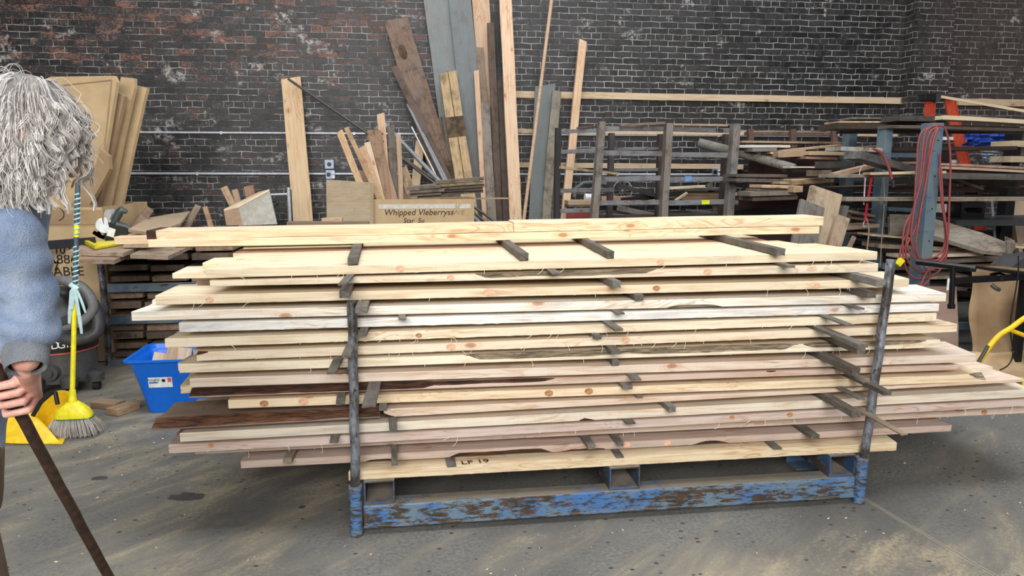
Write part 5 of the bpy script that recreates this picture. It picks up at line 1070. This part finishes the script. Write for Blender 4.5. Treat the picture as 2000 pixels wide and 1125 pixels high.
for (x0, y0, x1, y1, lb) in ((1978, 275, 2040, 287, 'cream box end at the right edge, upper one'), (1975, 305, 2040, 317, 'cream box end at the right edge, lower one')):
    a, b_ = PY(x0, y1, 6.9), PY(x1, y0, 6.9); tag(MB().box((a.x, 6.9, a.z), (b_.x, 7.2, b_.z), bev=.004).build('wooden_box', W_FRESH, None, a, color=cm((222, 196, 146, .1))), lb, 'box')
# dark bench with stacked black crates, right
ub = thing('dark_bench', 'dark grey metal bench behind the warped plank at right', 'bench', PY(1950, 436, 6.2))
a = PY(1868, 436, 6.2); MB().box((a.x, 6.2, a.z-.03), (a.x+2.0, 6.8, a.z+.03), bev=.006).build('bench_top', plain('bench_grey', (74, 76, 80), .4), ub, a)
for x_ in (.9, 1.9):
    for y_ in (6.25, 6.7): MB().box((a.x+x_, y_, 0), (a.x+x_+.05, y_+.05, a.z-.03)).build('leg', BLACK, ub, a)
ck = thing('black_crate', 'black plastic crate standing on the dark bench at right', 'crate', PY(1900, 420, 6.4)); c0 = PY(1876, 431, 6.4); c1 = PY(1925, 395, 6.4)
zc_ = a.z+.031
MB().box((c0.x, 6.4, zc_), (c0.x+.03, 6.65, c1.z)).build('left_side', BLACK, ck, c0); MB().box((c1.x-.03, 6.4, zc_), (c1.x, 6.65, c1.z)).build('right_side', BLACK, ck, c0)
MB().box((c0.x+.03, 6.4, c1.z-.05), (c1.x-.03, 6.42, c1.z)).build('top_band', BLACK, ck, c0); MB().box((c0.x+.03, 6.4, zc_), (c1.x-.03, 6.42, zc_+.05)).build('lower_band', BLACK, ck, c0); MB().box((c0.x+.03, 6.6, zc_), (c1.x-.03, 6.65, c1.z)).build('back', DGREY, ck, c0)
b_ = PY(1850, 405, 6.6); tag(MB().box((b_.x-.06, 6.6, PY(1850, 407, 6.6).z-.04), (b_.x+.12, 6.75, b_.z+.03)).build('white_box', WHITE, None, b_), 'white box with a red side seen left of the black crate', 'box')
MB().box((b_.x+.02, 6.598, b_.z+.03), (b_.x+.11, 6.75, b_.z+.09)).build('red_top', plain('bright_red', (190, 32, 30)), D.objects['white_box'], b_)
lean((1990, 388), (1985, 425), 45, 7.2, 7.0, 0, (212, 178, 134, 0), 'pale tan panel leaning at the right edge above the dark bench', .02, name='tan_panel', mat=W_PLY, cat='panel')
lean((1971, 390), (1976, 425), 8, 7.12, 6.95, 0, (130, 100, 64, .1), 'narrow brown strip left of the pale tan panel', .02, name='tan_panel', mat=W_OLD, cat='panel')
lean((1937, 392), (1940, 428), 5, 6.6, 6.85, .6, (0, 0, 0), 'thin steel tube upright on the dark bench', rnd=True, name='steel_tube', cat='tube')
# saw stand with roller support
YM = 4.75
ss = thing('saw_stand', 'black saw stand whose extension arm carries a black roller support', 'stand', PY(1960, 545, YM)); BP = plain('gloss_black_paint', (20, 21, 24), .25)
MB().tube([PY(1790, 511, YM+.25), PY(1896, 524, YM-.02)], .0235, 18).build('roller', BP, ss, PY(1850, 517, YM), True)
MB().tube([PY(1896, 524, YM-.02), PY(1906, 525, YM-.045)], [.027, .024], 18).build('roller_cap', BLACK, ss, PY(1900, 524, YM), True)
MB().tube([PY(1861, 521, YM+.05), PY(1860, 560, YM+.05), PY(1858, 596, YM+.05)], .019, 14).tube([PY(1858, 594, YM+.05), PY(1858, 602, YM+.05)], .026, 14).build('stem', BP, ss, PY(1861, 521, YM), True)
MB().box((PY(1857, 560, YM).x-.008, YM+.025, PY(1857, 568, YM).z), (PY(1857, 560, YM).x+.006, YM+.031, PY(1857, 545, YM).z)).build('warning_label', WHITE, ss, PY(1857, 555, YM))
a, b_ = PY(1865, 549, YM+.05), PY(2060, 538, YM+.05); MB().prism([a+Vector((0, 0, .022)), b_+Vector((0, 0, .022)), b_-Vector((0, 0, .022)), a-Vector((0, 0, .022))], (0, .04, 0)).build('extension_arm', BP, ss, a)
MB().prism([PY(1940, 525, YM), PY(2060, 540, YM), PY(2060, 546, YM), PY(1938, 530, YM)], (0, .3, 0)).build('saw_table', BP, ss, PY(1940, 528, YM))
MB().prism([PY(1975, 522, YM+.1), PY(2000, 503, YM+.1), PY(2060, 495, YM+.1), PY(2060, 530, YM+.1)], (0, .2, 0)).build('saw_base', DGREY, ss, PY(1990, 520, YM))
MB().lathe([(.05, 0), (.055, .02), (.05, .05), (.02, .06)], PY(1948, 548, YM+.1), 16).build('clamp_knob', BLACK, ss, PY(1948, 545, YM+.1), True)
MB().tube(smooth([PY(1936, 556, YM+.02), PY(1945, 563, YM), PY(1952, 566, YM)]), .014, 10).build('lever', DGREY, ss, PY(1940, 560, YM), True)
q = PY(2035, 545, YM); MB().box((q.x, YM, 0), (q.x+.05, YM+.05, q.z)).build('leg', BP, ss, q); MB().box((q.x, YM+.15, 0), (q.x+.05, YM+.2, q.z)).build('leg', BP, ss, q)
cord([(1989, 500), (1988, 540), (1978, 600), (1973, 640), (1978, 690), (1970, 712), (1953, 723)], 4.72, .005, BLACK, 'black power cord hanging from the saw stand', 'power_cord')
# yellow tube frame
yf_ = thing('yellow_tube_frame', 'bent yellow tubular frame at the right edge', 'frame', PY(1930, 700, 4.35)); YT = 4.35
q = PY(1904, 722, YT); 
MB().tube(smooth([Vector((q.x-.13, YT, q.z-.28)), q, PY(1932, 678, YT), PY(1952, 655, YT), PY(1975, 640, YT), PY(2010, 616, YT), PY(2070, 590, YT)]), .0175, 12).build('main_tube', YEL, yf_, q, True)
MB().tube([PY(1972, 644, YT), PY(2000, 655, YT), PY(2080, 670, YT+.1)], .0145, 12).build('brace_tube', YEL, yf_, PY(1985, 648, YT), True)
MB().tube([PY(1999, 760, YT-.1), PY(2010, 715, YT-.1), PY(2080, 600, YT)], .0175, 12).build('lower_tube', YEL, yf_, PY(2000, 740, YT), True)
a = PY(1908, 712, YT-.02); MB().tube([PY(1906, 716, YT-.03), PY(1930, 675, YT-.03)], .012, 8).build('black_grip', DGREY, yf_, a, True)
# brown paper and plywood sheets at right
tag(MB().prism([PY(1782, 560, 5.2), PY(1868, 560, 5.2), PY(1872, 640, 5.1), PY(1873, 720, 5.05), PY(1870, 740, 5.0), PY(1782, 740, 5.0)], (0, .015, 0)).build('plywood_sheet', W_PLY, None, PY(1800, 700, 5.1), color=cm((168, 132, 108, .1))), 'reddish plywood sheet standing behind the right end of the stack', 'panel')
m = MB(); vs = []
for j in range(15):
    for i in range(13):
        u, v = i/12, j/14; x = 1896+(2075-1896)*u+(4*math.sin(v*9) if i == 0 else 0); y = 520+(700-520)*v; p = PY(x, y, 5.35-.35*v+.03*math.sin(v*11+u*2)+.02*math.sin(u*9)); vs.append(p)
m.add(vs, [(j*13+i, j*13+i+1, (j+1)*13+i+1, (j+1)*13+i) for j in range(14) for i in range(12)])
o = m.build('kraft_paper', PAPER, None, vs[0], True); o.modifiers.new('s', 'SOLIDIFY').thickness = .003; tag(o, 'wide wavy brown kraft paper sheet draped down at right', 'paper')
m = MB(); vs = []
for j in range(9):
    for i in range(13):
        u, v = i/12, j/8; vs.append(PZ(1894+(2090-1894)*u-8*v, 686+58*v+3*math.sin(u*7), .012+.12*(1-v)**2+.01*math.sin(u*8+v*3)))
m.add(vs, [(j*13+i, j*13+i+1, (j+1)*13+i+1, (j+1)*13+i) for j in range(8) for i in range(12)])
o = m.build('kraft_paper', plain('light_kraft_paper', (196, 168, 130), .8, 0, .12, 6), None, vs[0], True); o.modifiers.new('s', 'SOLIDIFY').thickness = .003; tag(o, 'lighter brown paper sheet lying on the floor below the draped one', 'paper')
# floor crumbs
r = random.Random(11); m = MB()
for i in range(520):
    x, y = r.uniform(-2.2, 4.2), r.uniform(1.55, 4.6); s_ = r.choice((.003, .004, .006, .009)); a = r.uniform(0, 6.3)
    if YF-.05 < y < YF+1 and -1 < x < 2.5: continue
    e1 = Vector((math.cos(a), math.sin(a), 0))*s_; e2 = Vector((-math.sin(a), math.cos(a), 0))*s_*.5; p = Vector((x, y, .0006)); m.add([p-e1, p+e2, p+e1+Vector((0, 0, .003)), p-e2+Vector((0, 0, .001)), p+Vector((0, 0, .004))], [(0, 1, 4), (1, 2, 4), (2, 3, 4), (3, 0, 4), (0, 3, 2, 1)])
tag(m.build('wood_chips', plain('wood_chip', (216, 196, 160)), None, (1, 2, 0)), 'tiny pale wood chips scattered over the concrete floor', 'wood chips', kind='stuff')
#PERSON
# ------------------------------------------------------------------ person at the left edge, facing right and away, gripping a dark rod
fH = Vector((fw.x, fw.y, 0)).normalized(); UZ = Vector((0, 0, 1))
g = (rt*.75+fH*.66).normalized(); lf = Vector((-g.y, g.x, 0))
def cap(m, a, b, ra, rb, n=20):
    a = Vector(a); b = Vector(b); d = b-a; L = d.length
    if L < 1e-5: d = Vector((0, 0, 1)); b = a+d*1e-4
    d = d.normalized(); pts = []; rs = []
    for i in range(6): t = math.pi/2*(1-i/5.); pts.append(a-d*ra*math.sin(t)); rs.append(max(1e-4, ra*math.cos(t)))
    for i in range(1, 5): pts.append(a.lerp(b, i/5)); rs.append(ra+(rb-ra)*i/5)
    for i in range(6): t = math.pi/2*i/5.; pts.append(b+d*rb*math.sin(t)); rs.append(max(1e-4, rb*math.cos(t)))
    m.tube(pts, rs, n)
def ell(m, c, ax, rad, n=24):
    """ellipsoid with axes ax (3 vectors) and radii"""
    vs = []; k = 16
    for j in range(1, k):
        t = math.pi*j/k
        for i in range(n):
            p = 2*math.pi*i/n; vs.append(c+ax[0]*rad[0]*math.sin(t)*math.cos(p)+ax[1]*rad[1]*math.sin(t)*math.sin(p)+ax[2]*rad[2]*math.cos(t))
    fs = [(j*n+i, j*n+(i+1) % n, (j+1)*n+(i+1) % n, (j+1)*n+i) for j in range(k-2) for i in range(n)]+[tuple(range(n)), tuple(range((k-2)*n, (k-1)*n))[::-1]]
    m.add(vs, fs)
def bake(m, name, mat, parent, vox, sm=6, loc=(0, 0, 0), warp=None):
    o = m.build(name, mat, None, None, True); r_ = o.modifiers.new('r', 'REMESH'); r_.mode = 'VOXEL'; r_.voxel_size = vox; r_.use_smooth_shade = True
    s_ = o.modifiers.new('s', 'SMOOTH'); s_.iterations = sm; s_.factor = .5
    bpy.context.view_layer.update(); me = D.meshes.new_from_object(o.evaluated_get(bpy.context.evaluated_depsgraph_get())); D.objects.remove(o)
    if warp:
        for v in me.vertices: v.co += warp(v.co, v.normal)
    me.name = name; me.materials.clear(); me.materials.append(mat); me.polygons.foreach_set('use_smooth', [True]*len(me.polygons))
    q = D.objects.new(name, me); COL.objects.link(q); q['_w'] = (0, 0, 0)
    if parent: q.parent = parent
    return q
def skin():
    n = NT('skin'); p = n.obj(); c = n.mix(n.ramp(n.noise(p, 22, 4), .4, .65), lin(206, 160, 146), lin(184, 126, 116)); c = n.mix(n.ramp(n.noise(p, 160, 3), .55, .7, 0, .35), c, lin(160, 104, 96))
    n.b.inputs['Subsurface Weight'].default_value = .12; n.b.inputs['Subsurface Radius'].default_value = (.01, .004, .002); n.bump(n.noise(p, 220, 3), .25, .002); return n.fin(c, .5)
SKIN = skin()
Sh = PD(22, 462, 1.47); El = PD(46, 595, 1.50); Wr = PD(50, 700, 1.45)
Hc = PD(44, 258, 1.52); chest = Sh+lf*.19-UZ*.12-rt*.08; hp0 = PD(-138, 880, 1.50); hips = Vector((hp0.x, hp0.y, chest.z-.40))+lf*.09; nk = Sh+lf*.18+UZ*.05+g*.02
f_ = (g*.84-UZ*.54).normalized(); hs_ = lf; hu = f_.cross(hs_).normalized()
if hu.z < 0: hu = -hu
R0 = PD(-30, 680, 1.46); R1 = PZ(301, 1290, 0)
rax = (R1-R0).normalized()
body = MB()
ell(body, Hc, (f_, hs_, hu), (.098, .077, .108)); ell(body, Hc+f_*.04-hu*.055, (f_, hs_, hu), (.058, .052, .065))
cap(body, Hc+f_*.085-hu*.095, Hc+f_*.07-hu*.1, .02, .026); cap(body, Hc+f_*.094+hu*.02, Hc+f_*.112-hu*.024, .009, .0135)
for sg in (-1, 1):
    cap(body, Hc+f_*.084+hs_*.014*sg+hu*.022, Hc+f_*.07+hs_*.05*sg+hu*.022, .012, .011); cap(body, Hc+f_*.062+hs_*.045*sg-hu*.03, Hc+f_*.05+hs_*.055*sg-hu*.02, .02, .018)
    ell(body, Hc-f_*.004+hs_*.079*sg-hu*.012, (f_, hs_, hu), (.019, .008, .031)); ell(body, Hc+f_*.08+hs_*.032*sg+hu*.0, (f_, hs_, hu), (.012, .012, .009))
cap(body, Hc+f_*.094+hs_*.02-hu*.062, Hc+f_*.094-hs_*.02-hu*.062, .007, .007)
cap(body, Hc-f_*.03-hu*.07, nk, .055, .062); cap(body, nk, chest, .075, .105)
cap(body, chest, hips, .115, .11); Sl = Sh+lf*.38
cap(body, Sh, Sl, .05, .05)
Ell = Sl-UZ*.26-rt*.16; Wl = Ell-rt*.05-UZ*.22
for a, b_, c in ((Sh, El, Wr), (Sl, Ell, Wl)): cap(body, a, b_, .048, .038); cap(body, b_, c, .038, .027)
e2 = (EYE-PD(30, 760, 1.47)).normalized(); e2 = (e2-rax*e2.dot(rax)).normalized(); e1 = rax.cross(e2)
if e1.dot(rt) < 0: e1 = -e1
def onrod(y):
    lo, hi = 0., 1.
    for _ in range(30):
        m_ = (lo+hi)/2
        if prj(R0.lerp(R1, m_))[1] < y: lo = m_
        else: hi = m_
    return R0.lerp(R1, lo)
hand_pts = []
for k in range(4):
    c = onrod(737+17.5*k); ln = (.047, .050, .047, .041)[k]
    M1 = c+e1*ln+e2*.006-rax*.004; M2 = c+e1*.016+e2*.0325+rax*.002; M3 = c-e1*.0225+e2*.015+rax*.004; M4 = c-e1*.017-e2*.015+rax*.004; rr = (.0098, .0100, .0096, .0086)[k]
    cap(body, M1, M2, rr*1.06, rr, 12); cap(body, M2, M3, rr, rr*.93, 12); cap(body, M3, M4, rr*.93, rr*.82, 12)
    wk = Wr+(onrod(765)-Wr)*.18+rax*(.012*(k-1.5)); cap(body, wk, M1, .019, .0125, 14); hand_pts.append(M1)
for k in range(3): cap(body, Wr+(hand_pts[k]-Wr)*.3, (hand_pts[k]+hand_pts[k+1])/2-e2*.006, .021, .013, 14)
th0 = Wr+(onrod(715)-Wr)*.35-e2*.012; th1 = onrod(722)+e1*.018-e2*.024; th2 = onrod(716)-e1*.012-e2*.024; th3 = onrod(712)-e1*.024+e2*.002
cap(body, th0, th1, .017, .0125, 12); cap(body, th1, th2, .012, .0105, 12); cap(body, th2, th3, .0105, .0085, 12)
# left hand, off to the side: relaxed
for k in range(4):
    b0 = Wl+g*.05-UZ*.03+lf*(.018*(k-1.5)); cap(body, Wl, b0, .02, .012, 12); cap(body, b0, b0+g*.018-UZ*.028, .009, .0085, 10); cap(body, b0+g*.018-UZ*.028, b0+g*.012-UZ*.05, .0085, .007, 10)
cap(body, Wl, Wl+g*.04-lf*.03-UZ*.02, .014, .011, 10); cap(body, Wl+g*.04-lf*.03-UZ*.02, Wl+g*.06-lf*.035-UZ*.04, .011, .009, 10)
legs = []
for sg, kp in ((-.09, .02), (.09, -.02)):
    hp = hips+lf*sg-UZ*.02; kn = Vector((hp.x, hp.y, .50))+g*(.03+kp)+lf*sg*.2
    an = Vector((kn.x, kn.y, .09))-g*.05; legs.append((hp, kn, an)); cap(body, hp, kn, .085, .052); cap(body, kn, an, .05, .034); cap(body, an, an+g*.13-UZ*.05, .034, .026)
pr = bake(body, 'person', SKIN, None, .0034, 5)
tag(pr, 'person with long wavy grey hair and a blue-grey sweatshirt, head bowed, gripping a dark rod', 'person')
# sweatshirt
def cloth_m(name, a, b, sc=8):
    n = NT(name); p = n.obj(); f1 = n.noise(p, sc, 5, .6); f2 = n.noise(p, 420, 2)
    c = n.mix(n.ramp(f1, .35, .7), lin(a), lin(b)); c = n.mix(n.ramp(f2, .4, .7, 0, .25), c, lin(60, 66, 76)); n.bump(n.math('ADD', n.math('MULTIPLY', n.noise(n.vec('MULTIPLY', p, (1, 1, .5)), 14, 4), 3), f2), .55, .006); return n.fin(c, .95)
SW = cloth_m('grey_blue_fleece', (104, 122, 152), (146, 158, 176))
sw = MB()
cap(sw, nk-UZ*.01, chest, .085, .125); cap(sw, chest, hips+UZ*.03, .128, .125); cap(sw, Sh-UZ*.005, Sl, .062, .062); cap(sw, Sh, chest, .062, .1)
for a, b_, c in ((Sh, El, Wr), (Sl, Ell, Wl)):
    k1, k2 = (.060, .0635) if a is Sh else (.06, .055)
    cap(sw, a, a.lerp(b_, .5), k1*.98, k1*1.02); cap(sw, a.lerp(b_, .5), b_, k1*1.02, k2); cap(sw, b_, b_.lerp(c, .55), k2, k2*.92); cap(sw, b_.lerp(c, .55), b_.lerp(c, .76), k2*.92, .038)
    d = (c-b_).normalized()
def folds(co, nrm):
    q = co-El; t = q.dot((Wr-El).normalized())
    near = math.exp(-((co-El).length/.13)**2); a_ = noise.noise(Vector((co.x*9, co.y*9, co.z*22)))*.006+near*.0075*math.sin(co.z*95+co.x*40+3*noise.noise(co*7)); return nrm*a_
bake(sw, 'sweatshirt', SW, pr, .006, 6, warp=folds)
m = MB()
for b_, c in ((El, Wr), (Ell, Wl)):
    d = (c-b_).normalized(); p0 = c-d*.035; p1 = c+d*.022; n_ = 28; a_ = d.orthogonal().normalized(); bb = d.cross(a_); rows = []
    for (pp, rr) in ((p0, .0425), (p0.lerp(p1, .3), .0415), (p0.lerp(p1, .7), .038), (p1, .034), (p1-d*.006, .028)):
        rows.append([pp+(a_*math.cos(2*math.pi*i/56)+bb*math.sin(2*math.pi*i/56))*(rr+(.0012 if i % 2 else 0)) for i in range(56)])
    vs = [v for r_ in rows for v in r_]; m.add(vs, [(j*56+i, j*56+(i+1) % 56, (j+1)*56+(i+1) % 56, (j+1)*56+i) for j in range(4) for i in range(56)]) if b_ is El else MB()
m.build('ribbed_cuff', cloth_m('grey_ribbing', (104, 108, 116), (132, 136, 142)), pr, None, True)
tr = MB()
for hp, kn, an in legs: cap(tr, hp, kn, .094, .066); cap(tr, kn, an, .066, .058)
cap(tr, hips+UZ*.04, hips-UZ*.05, .135, .125); bake(tr, 'trousers', cloth_m('brown_canvas', (92, 74, 58), (116, 94, 74)), pr, .007, 5)
for hp, kn, an in legs:
    m = MB(); ell(m, Vector((an.x, an.y, .048))+g*.07, (g, lf, UZ), (.14, .048, .045)); cap(m, an, an-UZ*.03, .055, .05); bake(m, 'boot', plain('brown_leather', (84, 60, 44), .6), pr, .005, 3)
# hair
def hairmat(name, c1, c2, c3):
    n = NT(name); ge = n.N('ShaderNodeNewGeometry'); rp = ge.outputs['Random Per Island']
    c = n.mix(n.ramp(rp, 0, .55), lin(c1), lin(c2)); c = n.mix(n.ramp(rp, .55, 1), c, lin(c3)); return n.fin(c, .38)
HAIR = hairmat('silver_hair', (112, 108, 106), (190, 186, 182), (246, 240, 232)); HDARK = hairmat('dark_grey_hair', (54, 50, 48), (96, 90, 86), (150, 144, 138))
r = random.Random(5)
def inside(p, s_=1.):
    q = p-Hc; return ((q.dot(f_)/.098)**2+(q.dot(hs_)/.077)**2+(q.dot(hu)/.108)**2)**.5/s_
def strandset(nm, roots, mat, per, w_, wave, ln, endz):
    m = MB()
    for (p, d0, lay) in roots:
        L = r.uniform(*ln); n_ = int(L/.011); pts = [p]; v = d0.normalized(); ph = r.uniform(0, 6.3); fq = r.uniform(72, 98); am = wave*r.uniform(.5, 1.6); ez = Hc.z-r.uniform(*endz)+max(0, (p-Hc).dot(f_)/.098+.3)*.19
        side = Vector((r.uniform(-1, 1), r.uniform(-1, 1), 0)).normalized()
        for i in range(n_):
            v = (v*.62+Vector((0, 0, -1))*.42).normalized(); q = pts[-1]+v*.011
            k_ = inside(q, 1+lay)
            if k_ < 1: q = Hc+(q-Hc)/max(k_, .3); v = (q-pts[-1]).normalized()
            pts.append(q)
            if q.z < ez: break
        for s_ in range(per):
            off = Vector((r.gauss(0, 1), r.gauss(0, 1), r.gauss(0, .4)))*.0038; P_ = []
            for i, q in enumerate(pts):
                t = i/max(1, len(pts)-1); out = (q-Hc).normalized(); am_ = am*ease((t-.1)/.4)
                ct = side*math.cos(fq*i*.011+ph)+out*.8*math.sin(fq*i*.011+ph)
                P_.append(q+off*(1.1-.6*t)+ct*am_+Vector((r.gauss(0, .0002), r.gauss(0, .0002), 0)))
            if len(P_) > 3: m.tube(P_, [w_*(1-.65*(i/len(P_))**2) for i in range(len(P_))], 3, cap=False)
    o = m.build(nm, mat, None, None, True); o.parent = pr; return o
def scalp(cond, n_, lay=(.02, .13)):
    out = []
    while len(out) < n_:
        d = Vector((r.gauss(0, 1), r.gauss(0, 1), r.gauss(0, 1))).normalized(); a, b_, c = d.x, d.y, d.z
        if cond(a, b_, c):
            p = Hc+f_*a*.098*1.02+hs_*b_*.077*1.02+hu*c*.108*1.02; nr = (f_*a/.098+hs_*b_/.077+hu*c/.108).normalized(); crown = Hc+hu*.11-f_*.03; dd = p-crown; dd = (dd-nr*dd.dot(nr)).normalized()+nr*.12; out.append((p, dd, r.uniform(*lay)))
    return out
isscalp = lambda a, b, c: (c > -.45 and a < .12) or (c > .5 and a < .5)
ucap = MB(); ell(ucap, Hc-f_*.008+hu*.006, (f_, hs_, hu), (.1, .084, .112)); 
vs_ = [v for v in ucap.v]
bm_ = MB(); bm_.v = ucap.v; keep = []
for f in ucap.f:
    c = sum((ucap.v[i] for i in f), Vector())/len(f)-Hc; a, b_, cc = c.dot(f_)/.1, c.dot(hs_)/.084, c.dot(hu)/.112
    if (cc > -.5 and a < .28) or (cc > .42 and a < .75): keep.append(f)
bm_.f = keep; bm_.mi = [0]*len(keep); o = bm_.build('hair_base', plain('under_hair', (112, 108, 106), .7, 0, .25, 60), None, None, True); o.parent = pr
strandset('hair', scalp(isscalp, 300), HAIR, 22, .00062, .0095, (.24, .40), (.12, .185))
strandset('hair_flyaways', scalp(isscalp, 150, (.12, .28)), HAIR, 1, .0005, .012, (.2, .36), (.10, .2))
strandset('fringe', scalp(lambda a, b, c: a > .45 and a < .8 and c > .35, 44, (.02, .07)), HDARK, 9, .0006, .004, (.09, .15), (-.02, .05))
bd = []
for _ in range(110):
    a = r.uniform(-1, 1); p = Hc+f_*(.078-.05*abs(a))+hs_*.055*a-hu*(.075+r.uniform(0, .03)); bd.append((p, f_*.3-hu+hs_*a*.4, .0))
strandset('beard', bd, HAIR, 10, .0008, .006, (.07, .13), (.16, .22))
strandset('beard_tip', [(PD(108, 375, 1.50), -UZ, 0) for _ in range(4)], HAIR, 8, .0006, .004, (.08, .1), (.2, .24))
# the rod
rd = MB().tube([R0.lerp(R1, i/24)+Vector((.0006*math.sin(i*2.1), .0006*math.cos(i*1.3), 0)) for i in range(25)], .0122, 18)
tag(rd.build('steel_rod', RUST, None, R0, True), 'long dark rusty rod gripped by the person, its foot on the floor', 'rod')
